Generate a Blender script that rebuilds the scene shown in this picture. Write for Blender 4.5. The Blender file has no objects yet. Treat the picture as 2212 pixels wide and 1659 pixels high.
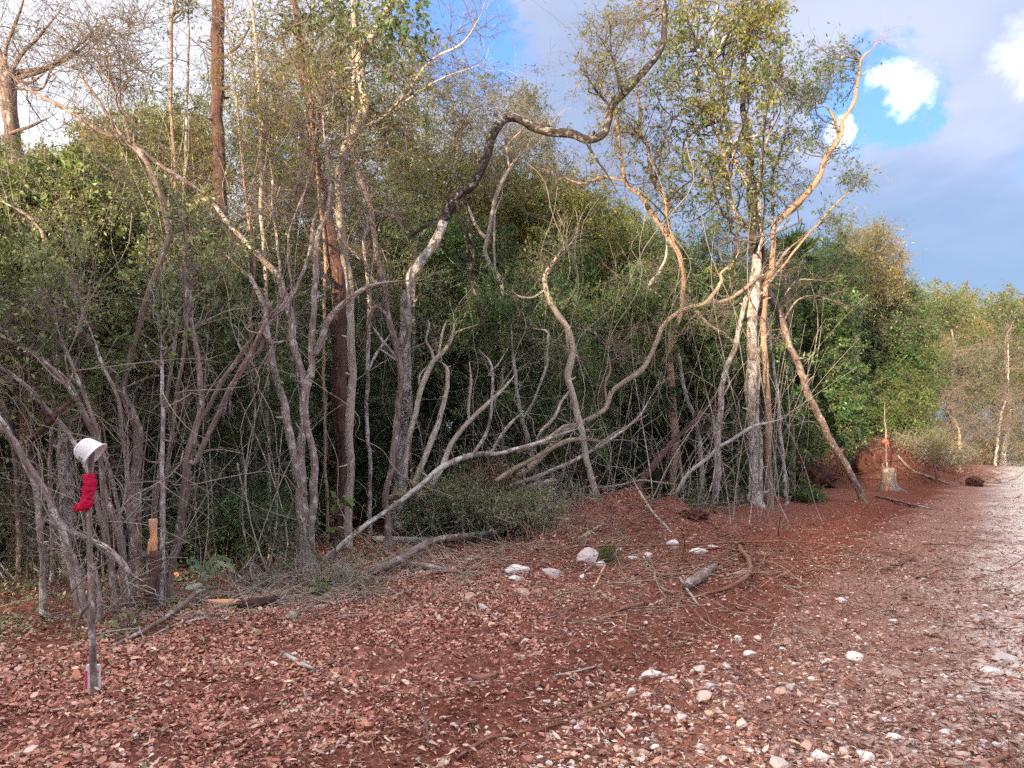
import bpy, math
import numpy as np
from mathutils import Vector

# ------------------------------------------------------------------ camera, sky, sun, exposure
SC = bpy.context.scene
COL = SC.collection
F, HU, HV, CH = 1650.0, 1106.0, 950.0, 1.6          # focal length, principal column, horizon row (px of a 2212 wide frame), eye height

cam_d = bpy.data.cameras.new('camera')
cam = bpy.data.objects.new('camera', cam_d)
COL.objects.link(cam)
cam.location = (0, 0, CH)
cam.rotation_euler = (math.radians(90), 0, 0)
cam_d.sensor_width = 36.0
cam_d.lens = F / 2212 * 36
cam_d.shift_y = (HV - 829.5) / 2212
cam_d.clip_start = 0.05
cam_d.clip_end = 3000
SC.camera = cam

SUN_EL, SUN_AZ = math.radians(7.0), math.radians(28.0)   # light travels forward and to the right along the clearing
sun_d = bpy.data.lights.new('sun', 'SUN')
sun_d.energy = 3.7
sun_d.angle = math.radians(0.6)
sun_d.color = (1.0, 0.78, 0.50)
sun = bpy.data.objects.new('sun', sun_d)
COL.objects.link(sun)
sun_dir = Vector((math.sin(SUN_AZ) * math.cos(SUN_EL), math.cos(SUN_AZ) * math.cos(SUN_EL), -math.sin(SUN_EL)))
sun.rotation_euler = sun_dir.to_track_quat('-Z', 'Y').to_euler()
sun.location = (-20, -40, 20)

SC.view_settings.view_transform = 'Standard'
SC.view_settings.look = 'None'
SC.view_settings.gamma = 1.0
SC.view_settings.use_curve_mapping = False
SC.view_settings.exposure = 1.65
SC.cycles.use_denoising = False
SC.cycles.max_bounces = 4
SC.cycles.diffuse_bounces = 3
SC.cycles.use_adaptive_sampling = True
SC.cycles.adaptive_threshold = 0.03
SC.cycles.glossy_bounces = 2
SC.cycles.transmission_bounces = 4
SC.cycles.sample_clamp_indirect = 6.0

class NT:
    """short-hand for building node trees"""
    def __init__(self, tree):
        self.t = tree; tree.nodes.clear()
    def n(self, typ, **kw):
        nd = self.t.nodes.new(typ)
        ins = kw.pop('ins', {})
        for k, v in kw.items(): setattr(nd, k, v)
        for k, v in ins.items():
            if hasattr(v, 'is_output') or isinstance(v, bpy.types.NodeSocket): self.t.links.new(v, nd.inputs[k])
            else: nd.inputs[k].default_value = v
        return nd
    def math(self, op, a, b=0.0, clamp=False):
        nd = self.t.nodes.new('ShaderNodeMath'); nd.operation = op; nd.use_clamp = clamp
        for i, v in enumerate((a, b)):
            if isinstance(v, bpy.types.NodeSocket): self.t.links.new(v, nd.inputs[i])
            else: nd.inputs[i].default_value = v
        return nd.outputs[0]
    def mix(self, fac, a, b, mode='MIX'):
        nd = self.t.nodes.new('ShaderNodeMix'); nd.data_type = 'RGBA'; nd.blend_type = mode
        for sock, v in ((nd.inputs[0], fac), (nd.inputs[6], a), (nd.inputs[7], b)):
            if isinstance(v, bpy.types.NodeSocket): self.t.links.new(v, sock)
            elif isinstance(v, (int, float)): sock.default_value = v
            else: sock.default_value = (*v, 1.0)
        return nd.outputs[2]
    def noise(self, vec, scale, detail=4.0, rough=0.55, dist=0.0):
        nd = self.n('ShaderNodeTexNoise', ins={'Scale': scale, 'Detail': detail, 'Roughness': rough, 'Distortion': dist})
        if vec is not None: self.t.links.new(vec, nd.inputs['Vector'])
        return nd.outputs['Fac']
    def smooth(self, v, lo, hi):
        nd = self.t.nodes.new('ShaderNodeMapRange'); nd.interpolation_type = 'SMOOTHSTEP'
        self.t.links.new(v, nd.inputs[0])
        nd.inputs[1].default_value = lo; nd.inputs[2].default_value = hi
        return nd.outputs[0]
    def scale(self, vec, s, off=(0, 0, 0)):
        nd = self.n('ShaderNodeMapping', ins={'Vector': vec, 'Scale': s, 'Location': off})
        return nd.outputs[0]

W = bpy.data.worlds.new('World'); SC.world = W; W.use_nodes = True
k = NT(W.node_tree)
sky = k.n('ShaderNodeTexSky'); sky.sky_type = 'NISHITA'; sky.sun_disc = False
sky.sun_elevation = SUN_EL
sky.sun_rotation = math.atan2(-sun_dir.x, -sun_dir.y)
sky.air_density = 1.0; sky.dust_density = 0.6; sky.ozone_density = 3.0
tc = k.n('ShaderNodeTexCoord')
sep = k.n('ShaderNodeSeparateXYZ', ins={0: tc.outputs['Generated']})
dx, dy, dz = sep.outputs
zc = k.math('ADD', k.math('MAXIMUM', dz, 0.0), 0.16)
cx_, cy_ = k.math('DIVIDE', dx, zc), k.math('DIVIDE', dy, zc)
cmb = k.n('ShaderNodeCombineXYZ', ins={0: cx_, 1: cy_, 2: 0.0})
cv = k.scale(cmb.outputs[0], (1.0, 0.55, 1.0), (3.1, 1.7, 0.0))
n1 = k.noise(cv, 0.9, 7.0, 0.55, 0.4)
n2 = k.noise(k.scale(cmb.outputs[0], (0.7, 0.5, 1.0), (9.4, 4.2, 2.0)), 1.3, 5.0, 0.6, 0.2)
body = k.mix(k.smooth(n2, 0.36, 0.66), (0.24, 0.295, 0.455), (0.45, 0.475, 0.63))
# a darker grey-blue bank low down, whiter cloud towards the left, cloud brightened overhead, mostly out of view, to add light on the ground
n3 = k.noise(k.scale(cmb.outputs[0], (0.5, 0.9, 1.0), (2.0, 7.0, 5.0)), 1.1, 6.0, 0.6, 0.5)
low = k.math('SUBTRACT', 1.0, k.smooth(k.math('ADD', dz, k.math('MULTIPLY', k.math('SUBTRACT', n3, 0.5), 0.25)), 0.16, 0.34))
cover = k.smooth(k.math('ADD', n1, k.math('MULTIPLY', low, 0.14)), 0.24, 0.44)
body = k.mix(k.math('MULTIPLY', low, 0.85), body, (0.165, 0.255, 0.415))
body = k.mix(k.smooth(k.math('ADD', k.math('MULTIPLY', dx, -1.0), k.math('MULTIPLY', k.math('SUBTRACT', n3, 0.5), 0.6)), -0.15, 0.55), body, (0.86, 0.87, 0.94))
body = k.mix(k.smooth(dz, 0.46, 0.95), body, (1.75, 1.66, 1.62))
dvec = tc.outputs['Generated']
fn = k.noise(dvec, 17.0, 9.0, 0.62, 0.35)
def blob(u, v, r, thr=0.5, soft=0.10):
    """a ragged patch of cloud: fine noise lifted above its threshold near one direction"""
    c = Vector(((u - HU) / F, 1.0, (HV - v) / F)).normalized()
    q = k.n('ShaderNodeVectorMath', operation='DISTANCE', ins={0: dvec, 1: tuple(c)})
    fall = k.math('SUBTRACT', 1.0, k.math('DIVIDE', q.outputs['Value'], r))
    return k.smooth(k.math('ADD', k.math('MULTIPLY', fall, 0.55), k.math('SUBTRACT', fn, 0.5)), thr - 0.5 + 0.05, thr - 0.5 + 0.05 + soft)
gap = k.math('MAXIMUM', blob(1888, 215, 0.085, 0.5, 0.2), blob(985, 75, 0.11, 0.5, 0.25))
cover = k.math('MULTIPLY', cover, k.math('SUBTRACT', 1.0, k.math('MULTIPLY', gap, 0.9)))
lit = k.math('MAXIMUM', k.math('MAXIMUM', blob(1955, 180, 0.046, 0.58, 0.20), blob(1818, 288, 0.026, 0.60, 0.16)), k.math('MULTIPLY', blob(2235, 120, 0.06, 0.60, 0.3), 0.5))
blue = k.mix(1.0, sky.outputs[0], (0.055, 0.08, 0.135), 'MULTIPLY')
blue = k.mix(0.75, blue, (0.09, 0.23, 0.66))
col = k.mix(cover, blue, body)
col = k.mix(lit, col, (0.98, 0.97, 0.98))
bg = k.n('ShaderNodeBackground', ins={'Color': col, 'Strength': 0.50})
# the physical sky shows between the clouds and glows on the side of the low sun
clear = k.math('SUBTRACT', 1.0, k.math('MULTIPLY', cover, 0.8))
bg2 = k.n('ShaderNodeBackground', ins={'Color': k.mix(clear, (0, 0, 0), sky.outputs[0]), 'Strength': 0.06})
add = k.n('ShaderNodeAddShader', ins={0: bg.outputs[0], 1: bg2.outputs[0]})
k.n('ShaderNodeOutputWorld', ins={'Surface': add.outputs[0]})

# ------------------------------------------------------------------ helpers
R = np.random.RandomState(11)

def P(u, v, d):
    """the point d metres ahead of the camera that a pixel of the 2212 wide frame looks at"""
    return np.array([(u - HU) / F * d, d, CH + (HV - v) / F * d])

_SN = [(R.normal(0, 1, 2), R.uniform(0, 6.28)) for _ in range(24)]
def snoise(x, y, s):
    o = np.zeros_like(np.asarray(x, float))
    for i, (kk, ph) in enumerate(_SN):
        o = o + np.sin((kk[0] * x + kk[1] * y) * s * (1 + 0.12 * i) + ph)
    return o / 24 ** .5

MOUNDS = [(1.55, 13.3, .50, 1.7, 1.1), (14.6, 30.5, 1.75, 2.3, 2.0), (11.0, 27.0, .35, 2.6, 1.4), (-.6, 13.5, .25, 1.2, 1.0),
          (20.5, 36.0, .5, 5.0, 2.0), (3.6, 12.0, .12, 1.5, .7), (.2, 7.3, .06, .9, .5)]
def road_s(x, y):
    return x - 0.65 * (y - 3.72)
def height(x, y):
    x = np.asarray(x, float); y = np.asarray(y, float)
    h = .018 * snoise(x, y, 2.2) + .010 * snoise(x + 9, y, 6.0) + .035 * snoise(x, y + 5, .5)
    for (mx, my, mh, rx, ry) in MOUNDS:
        h = h + mh * np.exp(-((x - mx) / rx) ** 2 - ((y - my) / ry) ** 2) * (1 + .10 * snoise(x, y, 5.0))
    s = road_s(x, y)
    s = s + .18 * snoise(x, y, .7)
    h = h - .07 * np.exp(-((s + .2) / .30) ** 2) + .045 * np.exp(-((s - .35) / .25) ** 2) - .06 * np.exp(-((s - 1.6) / .28) ** 2) + .035 * np.exp(-((s + .75) / .25) ** 2)
    bank = np.exp(-((s + 4.0 - .10 * (y - 10)) / .8) ** 2) / (1 + np.exp(-(y - 9.5) * 1.6)) / (1 + np.exp((y - 21) * .8))
    h = h + bank * (.16 + .09 * snoise(x, y, 3.0) + .05 * snoise(x, y, 7.0))
    h = h + .012 * snoise(x, y, 11.0) * np.exp(-((s + 1.5) / 3.0) ** 2)
    return h

def G(u, v):
    """where a pixel's ray meets the ground"""
    d = F * CH / max(v - HV, 4.0)
    for _ in range(25):
        x = (u - HU) / F * d
        z = float(height(x, d))
        d = .5 * d + .5 * F * (CH - z) / max(v - HV, 4.0)
    return np.array([(u - HU) / F * d, d, float(height((u - HU) / F * d, d))])

def mesh_np(name, V, faces, mat=None, parent=None, attrs=None, smooth=True, loc=None):
    V = np.asarray(V, np.float32)
    base = np.array(parent.location, np.float32) if parent is not None else (np.asarray(loc, np.float32) if loc is not None else np.zeros(3, np.float32))
    me = bpy.data.meshes.new(name)
    faces = [np.asarray(f, np.int32) for f in faces if len(f)]
    nl = sum(f.size for f in faces); npoly = sum(len(f) for f in faces)
    me.vertices.add(len(V)); me.vertices.foreach_set('co', (V - base).ravel())
    me.loops.add(nl); me.loops.foreach_set('vertex_index', np.concatenate([f.ravel() for f in faces]))
    tot = np.concatenate([np.full(len(f), f.shape[1], np.int32) for f in faces])
    st = np.concatenate([[0], np.cumsum(tot)[:-1]]).astype(np.int32)
    me.polygons.add(npoly); me.polygons.foreach_set('loop_start', st); me.polygons.foreach_set('loop_total', tot)
    me.polygons.foreach_set('use_smooth', np.full(npoly, bool(smooth)))
    for an, (typ, arr) in (attrs or {}).items():
        a = me.attributes.new(an, typ, 'POINT')
        arr = np.asarray(arr, np.float32)
        if typ == 'FLOAT_COLOR':
            a.data.foreach_set('color', np.concatenate([arr, np.ones((len(arr), 1), np.float32)], 1).ravel())
        elif typ == 'FLOAT_VECTOR': a.data.foreach_set('vector', arr.ravel())
        else: a.data.foreach_set('value', arr.ravel())
    me.update(calc_edges=True)
    if mat is not None: me.materials.append(MAT[mat] if isinstance(mat, str) else mat)
    o = bpy.data.objects.new(name, me); COL.objects.link(o)
    if parent is not None: o.parent = parent
    elif loc is not None: o.location = loc
    return o

def tag(o, label=None, cat=None, group=None, kind=None):
    if label: o['label'] = label
    if cat: o['category'] = cat
    if group: o['group'] = group
    if kind: o['kind'] = kind
    return o
def empty(name, loc, label, cat, group=None):
    e = bpy.data.objects.new(name, None); COL.objects.link(e)
    e.location = [float(c) for c in loc]; e.empty_display_size = .2
    return tag(e, label, cat, group)

def spline(pts, step, kink=0.0):
    """Catmull-Rom through rows of (x, y, z, r), resampled at about step metres"""
    p = np.asarray(pts, float)
    if len(p) == 2: p = np.array([p[0], (p[0] + p[1]) / 2, p[1]])
    q = np.vstack([2 * p[0] - p[1], p, 2 * p[-1] - p[-2]])
    out = []
    for i in range(1, len(q) - 2):
        a, b, c, d = q[i - 1:i + 3]
        n = max(2, int(np.linalg.norm(c[:3] - b[:3]) / step))
        t = np.linspace(0, 1, n, endpoint=False)[:, None]
        out.append(.5 * (2 * b + (c - a) * t + (2 * a - 5 * b + 4 * c - d) * t * t + (3 * b - a - 3 * c + d) * t ** 3))
    out.append(q[-2][None])
    o = np.vstack(out); o[:, 3] = np.maximum(o[:, 3], .0015)
    if kink:
        L = np.concatenate([[0], np.cumsum(np.linalg.norm(np.diff(o[:, :3], axis=0), axis=1))]); env = np.minimum(L / .4, 1)[:, None] * np.minimum(o[:, 3:4] * 1.0 + .006, .05)
        w = sum(np.sin(L[:, None] * fq + R.uniform(0, 6.28, 3)) * am for fq, am in ((2.1, .9), (4.7, .7), (9.5, .35), (17, .16)))
        o[:, :3] += env * kink * (w - w[:1]) * [1, 1, .35]
    return o

def frames(T):
    ty = np.abs(T[..., 1]).max(axis=-1, keepdims=True) > .85
    ref = np.where(ty[..., None], np.array([0., 0, 1]), np.array([0., 1, 0]))
    ref = np.broadcast_to(ref, T.shape)
    n1 = np.cross(T, ref); n1 /= np.linalg.norm(n1, axis=-1, keepdims=True) + 1e-9
    return n1, np.cross(T, n1)

def tubes(PTS, RAD, sides=4):
    """(N,K,3) polylines with (N,K) radii -> vertices, quads, bark coordinates"""
    N, K, _ = PTS.shape
    T = np.gradient(PTS, axis=1); T /= np.linalg.norm(T, axis=2, keepdims=True) + 1e-9
    n1, n2 = frames(T)
    th = np.linspace(0, 2 * np.pi, sides, endpoint=False)
    ring = n1[:, :, None, :] * np.cos(th)[None, None, :, None] + n2[:, :, None, :] * np.sin(th)[None, None, :, None]
    V = PTS[:, :, None, :] + ring * RAD[:, :, None, None]
    L = np.concatenate([np.zeros((N, 1)), np.cumsum(np.linalg.norm(np.diff(PTS, axis=1), axis=2), axis=1)], 1)
    bk = np.stack([np.broadcast_to(np.cos(th), (N, K, sides)) * RAD[:, :, None], np.broadcast_to(np.sin(th), (N, K, sides)) * RAD[:, :, None],
                   np.broadcast_to(L[:, :, None], (N, K, sides)) + PTS[:, :1, :1] * 3.1], -1)
    idx = np.arange(N * K * sides).reshape(N, K, sides)
    a, b = idx[:, :-1], idx[:, 1:]
    Q = np.stack([a, np.roll(a, -1, 2), np.roll(b, -1, 2), b], -1).reshape(-1, 4)
    return V.reshape(-1, 3), Q, bk.reshape(-1, 3)

def limb(pts4, sides=10, bump=.07, ridge=0.0, cap=True):
    """one trunk or branch from rows (x,y,z,r): lumpy tube with closed ends"""
    p = pts4[None, :, :3]; r = pts4[None, :, 3].copy()
    V, Q, bk = tubes(p, r, sides)
    K = len(pts4)
    V = V.reshape(K, sides, 3); c = pts4[:, None, :3]; n = V - c
    L = bk.reshape(K, sides, 3)[:, :, 2:3]; th = np.linspace(0, 2 * np.pi, sides, endpoint=False)[None, :, None]
    ph = R.uniform(0, 6.28, 6)
    m = 1 + bump * (np.sin(L * 7 + ph[0] + np.sin(th + ph[1])) * .5 + np.sin(L * 17 + 2 * th + ph[2]) * .4 + np.sin(L * 3.1 - th + ph[3]) * .6)
    if ridge: m = m + ridge * (np.sin(5 * th + ph[4] + .9 * np.sin(L * 1.3)) * .6 + np.sin(9 * th + ph[5] + 1.1 * np.sin(L * 2.1 + 1)) * .5)
    V = (c + n * m).reshape(-1, 3)
    faces = [Q]
    if cap:
        V = np.vstack([V, pts4[0, :3], pts4[-1, :3]])
        bk = np.vstack([bk, bk[0] * [0, 0, 1], bk[-1] * [0, 0, 1]])
        i = np.arange(sides); n0 = K * sides
        faces.append(np.vstack([np.stack([np.full(sides, n0), (i + 1) % sides, i], 1),
                                np.stack([np.full(sides, n0 + 1), (K - 1) * sides + i, (K - 1) * sides + (i + 1) % sides], 1)]))
    return V, faces, bk

def unit(a): return a / (np.linalg.norm(a, axis=-1, keepdims=True) + 1e-9)

def leaves(pos, dirs, size, col, width=.5, fold=.25, nrm=None):
    """one folded blade of two triangles per row"""
    n = len(pos)
    a = unit(dirs)
    up = R.normal(0, 1, (n, 3)) if nrm is None else nrm
    side = unit(np.cross(a, up)); nn = np.cross(side, a)
    s = np.asarray(size).reshape(-1, 1); w = s * (width * R.uniform(.75, 1.2, (n, 1)))
    f = w * R.uniform(-.2, 1, (n, 1)) * fold
    mid = pos + a * s * R.uniform(.35, .55, (n, 1))
    tip = pos + a * s - nn * s * R.uniform(-.1, .25, (n, 1))
    V = np.stack([pos, mid + side * w * .5 + nn * f, tip, mid - side * w * .5 + nn * f], 1).reshape(-1, 3)
    i = np.arange(n)[:, None] * 4
    Fc = np.concatenate([i + [[0, 1, 2]], i + [[0, 2, 3]]], 0)
    return V, Fc, np.repeat(col, 4, axis=0)

PAL = {
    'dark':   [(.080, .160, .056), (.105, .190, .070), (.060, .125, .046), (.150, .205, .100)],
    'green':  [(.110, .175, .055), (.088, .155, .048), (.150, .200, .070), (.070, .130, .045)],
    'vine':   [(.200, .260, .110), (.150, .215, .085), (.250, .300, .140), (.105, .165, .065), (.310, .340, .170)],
    'olive':  [(.230, .225, .055), (.180, .205, .055), (.280, .240, .065), (.120, .165, .048)],  # yellowed to carry low sun on the crowns
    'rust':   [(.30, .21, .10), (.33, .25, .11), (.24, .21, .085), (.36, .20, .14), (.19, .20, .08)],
    'yellow': [(.300, .260, .045), (.240, .230, .050), (.170, .180, .045), (.330, .250, .060)],  # gold of sunlit sky line leaves put into the leaf colour
    'bright': [(.110, .175, .055), (.135, .190, .060), (.090, .145, .045)],
    'grey':   [(.150, .175, .100), (.190, .205, .140), (.110, .140, .080)],
    'litter': [(.52, .24, .175), (.44, .175, .125), (.60, .35, .26), (.30, .10, .078), (.66, .48, .38), (.19, .065, .052), (.50, .215, .175), (.36, .14, .115), (.56, .28, .22)],
}
def pick(name, n, var=.22):
    a = np.array(PAL[name]); c = a[R.randint(0, len(a), n)]
    return c * R.uniform(1 - var, 1 + var, (n, 1)) * R.uniform(.94, 1.06, (n, 3))

# ------------------------------------------------------------------ materials
MAT = {}
def new_mat(name):
    m = bpy.data.materials.new(name); m.use_nodes = True; MAT[name] = m
    return NT(m.node_tree)
def finish(k, shader): k.n('ShaderNodeOutputMaterial', ins={'Surface': shader})

def leaf_mat(name, trans=.33, inst=False, spec=.5, rough=.38):
    k = new_mat(name)
    c = k.n('ShaderNodeAttribute', attribute_name='col').outputs['Color']
    if inst:
        t = k.n('ShaderNodeAttribute', attribute_name='tint', attribute_type='INSTANCER').outputs['Color']
        c = k.mix(1.0, c, t, 'MULTIPLY')
    b = k.n('ShaderNodeBsdfPrincipled', ins={'Base Color': c, 'Roughness': rough, 'Specular IOR Level': spec})
    tcol = k.mix(1.0, c, (1.25, 1.2, .55), 'MULTIPLY')
    tr = k.n('ShaderNodeBsdfTranslucent', ins={'Color': tcol})
    finish(k, k.n('ShaderNodeMixShader', ins={0: trans, 1: b.outputs[0], 2: tr.outputs[0]}).outputs[0])
leaf_mat('leaf'); leaf_mat('leaf_clump', inst=True)
leaf_mat('litter_leaf', trans=.06, spec=.2, rough=.6)

def bark_mat(name, c1, c2, lichen=(.45, .44, .42), amount=.3, stripe=6.0, bump=.5, inst=False):
    """bark: streaks along the limb, darker fissures, pale lichen patches"""
    k = new_mat(name)
    p = k.n('ShaderNodeAttribute', attribute_name='bk').outputs['Vector']
    st = k.scale(p, (22, 22, 22 / stripe))
    a = k.noise(st, 2.2, 6, .6, .3)
    b = k.noise(k.scale(p, (9, 9, 6), (3, 1, 2)), 1.4, 4, .6)
    c = k.noise(k.scale(p, (60, 60, 45)), 1.0, 3, .6)
    col = k.mix(k.smooth(a, .32, .66), c1, c2)
    col = k.mix(k.math('MULTIPLY', k.smooth(b, .66 - .3 * amount, .72 - .22 * amount), k.smooth(c, .3, .6)), col, lichen)
    col = k.mix(k.math('MULTIPLY', k.smooth(k.noise(k.scale(p, (3, 3, 1.2), (7, 7, 1)), 1.0, 3), .45, .7), .45), col, tuple(x * .45 for x in c1))
    hgt = k.math('ADD', k.math('MULTIPLY', a, .7), k.math('MULTIPLY', c, .35))
    bm = k.n('ShaderNodeBump', ins={'Strength': bump, 'Distance': .02, 'Height': hgt})
    s = k.n('ShaderNodeBsdfPrincipled', ins={'Base Color': col, 'Roughness': .85, 'Specular IOR Level': .2, 'Normal': bm.outputs[0]})
    finish(k, s.outputs[0])
bark_mat('bark_grey', (.20, .135, .115), (.43, .355, .325), (.68, .65, .62), .5, 6, .9)
bark_mat('bark_lichen', (.17, .12, .10), (.38, .31, .28), (.70, .68, .65), .8, 7, .9)
bark_mat('bark_pale', (.33, .26, .21), (.56, .48, .41), (.70, .66, .60), .4, 5, .8)
bark_mat('bark_white', (.36, .33, .30), (.55, .53, .50), (.66, .65, .63), .5, 4)
bark_mat('bark_tan', (.28, .20, .145), (.45, .35, .27), (.58, .51, .43), .3, 5, .8)
bark_mat('bark_orange', (.30, .185, .13), (.46, .325, .245), (.56, .47, .39), .25, 6, .8)  # orange of sunlit limbs put into the colour, used on torn wood too
bark_mat('bark_red', (.075, .038, .032), (.19, .105, .09), (.32, .25, .23), .08, 10, .9)
bark_mat('bark_brown', (.14, .092, .078), (.34, .262, .232), (.58, .54, .51), .40, 7, .9)
bark_mat('bark_dark', (.030, .023, .021), (.085, .066, .060), (.34, .33, .32), .42, 5, .9)
bark_mat('twig', (.11, .08, .07), (.23, .185, .165), (.38, .35, .32), .2, 4, .2)
bark_mat('twig_pale', (.30, .25, .21), (.43, .37, .32), (.5, .46, .42), .2, 4, .2)
bark_mat('root', (.17, .070, .050), (.33, .17, .12), (.46, .31, .24), .2, 7)
bark_mat('cut_wood', (.76, .37, .19), (.84, .49, .28), (.80, .52, .32), .1, 9, .3)
bark_mat('rotten', (.05, .026, .022), (.12, .06, .05), (.2, .12, .1), .1, 6, .8)
bark_mat('clump_twig', (.12, .09, .075), (.26, .21, .18), (.40, .37, .34), .2, 4, .2)

def ground_mat():
    k = new_mat('ground')
    pos = k.n('ShaderNodeNewGeometry').outputs['Position']
    sp = k.n('ShaderNodeSeparateXYZ', ins={0: pos}); x, y = sp.outputs[0], sp.outputs[1]
    s = k.math('SUBTRACT', x, k.math('MULTIPLY', k.math('SUBTRACT', y, 3.72), .65))
    big = k.noise(pos, .9, 5, .6)
    s = k.math('ADD', s, k.math('MULTIPLY', k.math('SUBTRACT', big, .5), 2.6))
    fine = k.noise(pos, 24, 6, .7); mid = k.noise(k.scale(pos, (1, 1, 1), (4, 2, 0)), 5.5, 5, .65)
    litter = k.mix(k.smooth(fine, .35, .65), (.14, .052, .042), (.32, .14, .105))
    soil = k.mix(k.smooth(fine, .3, .7), (.13, .042, .030), (.25, .095, .068))
    soil = k.mix(k.smooth(mid, .54, .74), soil, (.33, .155, .12))
    grav = k.mix(k.smooth(fine, .3, .66), (.21, .095, .072), (.42, .25, .20))
    grav = k.mix(k.smooth(k.noise(pos, 2.3, 5, .6), .50, .68), grav, (.30, .145, .11))
    pale = k.mix(k.smooth(fine, .25, .6), (.54, .43, .38), (.80, .71, .655))
    col = k.mix(k.smooth(s, -1.9, -.9), litter, soil)
    col = k.mix(k.smooth(s, -.1, 1.1), col, grav)
    col = k.mix(k.math('MULTIPLY', k.smooth(s, 1.3, 3.0), k.smooth(mid, .30, .54)), col, pale)
    h = k.math('ADD', k.math('MULTIPLY', fine, .5), mid)
    bm = k.n('ShaderNodeBump', ins={'Strength': .9, 'Distance': .05, 'Height': h})
    finish(k, k.n('ShaderNodeBsdfPrincipled', ins={'Base Color': col, 'Roughness': 1.0, 'Specular IOR Level': .0, 'Normal': bm.outputs[0]}).outputs[0])
ground_mat()

def stone_mat(name):
    k = new_mat(name)
    p = k.n('ShaderNodeTexCoord').outputs['Object']
    c = k.n('ShaderNodeAttribute', attribute_name='col').outputs['Color']
    a = k.noise(p, 14, 5, .65); b = k.noise(p, 5, 4, .6)
    c = k.mix(k.math('MULTIPLY', k.smooth(a, .5, .72), .6), c, (.22, .10, .08))
    c = k.mix(k.math('MULTIPLY', k.smooth(b, .5, .7), .35), c, (.40, .28, .25))
    bm = k.n('ShaderNodeBump', ins={'Strength': .7, 'Distance': .03, 'Height': a})
    finish(k, k.n('ShaderNodeBsdfPrincipled', ins={'Base Color': c, 'Roughness': .9, 'Specular IOR Level': .15, 'Normal': bm.outputs[0]}).outputs[0])
stone_mat('stone')
def flat_mat(name, noise_amt=.25, rough=.85):
    k = new_mat(name)
    c = k.n('ShaderNodeAttribute', attribute_name='col').outputs['Color']
    finish(k, k.n('ShaderNodeBsdfPrincipled', ins={'Base Color': c, 'Roughness': rough, 'Specular IOR Level': .15}).outputs[0])
flat_mat('chips')

# ------------------------------------------------------------------ ground: one sheet, finer where the camera stands close to it
def axis(fine_lo, fine_hi, step, lo, hi, grow=1.13):
    a = list(np.arange(fine_lo, fine_hi, step)); s = step
    while a[-1] < hi: s *= grow; a.append(a[-1] + s)
    s = step
    while a[0] > lo: s *= grow; a.insert(0, a[0] - s)
    return np.array(a)
gx, gy = axis(-4.6, 6.5, .05, -900, 900), axis(2.6, 12.0, .05, -300, 1500)
XX, YY = np.meshgrid(gx, gy)
far = np.clip((np.hypot(XX, YY) - 60) / 60, 0, 1)
ZZ = height(XX, YY) * (1 - far)
near = np.exp(-((YY - 6) / 7) ** 2 - (XX / 9) ** 2)
ZZ = ZZ + near * (.008 * R.normal(0, 1, XX.shape) + .006 * snoise(XX, YY, 19) + .006 * snoise(XX, YY, 33))
ii = np.arange(XX.size).reshape(XX.shape)
Q = np.stack([ii[:-1, :-1], ii[:-1, 1:], ii[1:, 1:], ii[1:, :-1]], -1).reshape(-1, 4)
g = mesh_np('ground', np.stack([XX, YY, ZZ], -1).reshape(-1, 3), [Q], 'ground')
tag(g, 'red brown cleared earth with a pale gravel track running to the trees', kind='structure')

# ------------------------------------------------------------------ leaf clumps used by the masses of foliage
HID = []
def sprays(starts, dirs, lens, r0, K=5, curl=.25, droop=0.0):
    N = len(starts); t = np.linspace(0, 1, K)
    d = unit(dirs); bend = R.normal(0, 1, (N, 3)) * curl; b2 = R.normal(0, 1, (N, 3)) * curl * .6
    L = np.asarray(lens).reshape(N, 1, 1); tt = t[None, :, None]
    pts = starts[:, None, :] + L * (d[:, None] * tt + bend[:, None] * tt ** 2 + b2[:, None] * np.sin(tt * np.pi * 2) * .35)
    pts[:, :, 2] -= droop * (L[..., 0] * t[None] ** 2)
    rad = np.asarray(r0).reshape(N, 1) * (1 - .75 * t[None])
    return pts, rad
def along(pts, rad, n):
    """n random stations on an array of polylines: position, direction, radius"""
    N, K, _ = pts.shape
    i = R.randint(0, N, n); f = R.uniform(.15, .999, n) * (K - 1); j = np.minimum(f.astype(int), K - 2); w = (f - j)[:, None]
    return pts[i, j] * (1 - w) + pts[i, j + 1] * w, unit(pts[i, j + 1] - pts[i, j]), rad[i, j]

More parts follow.
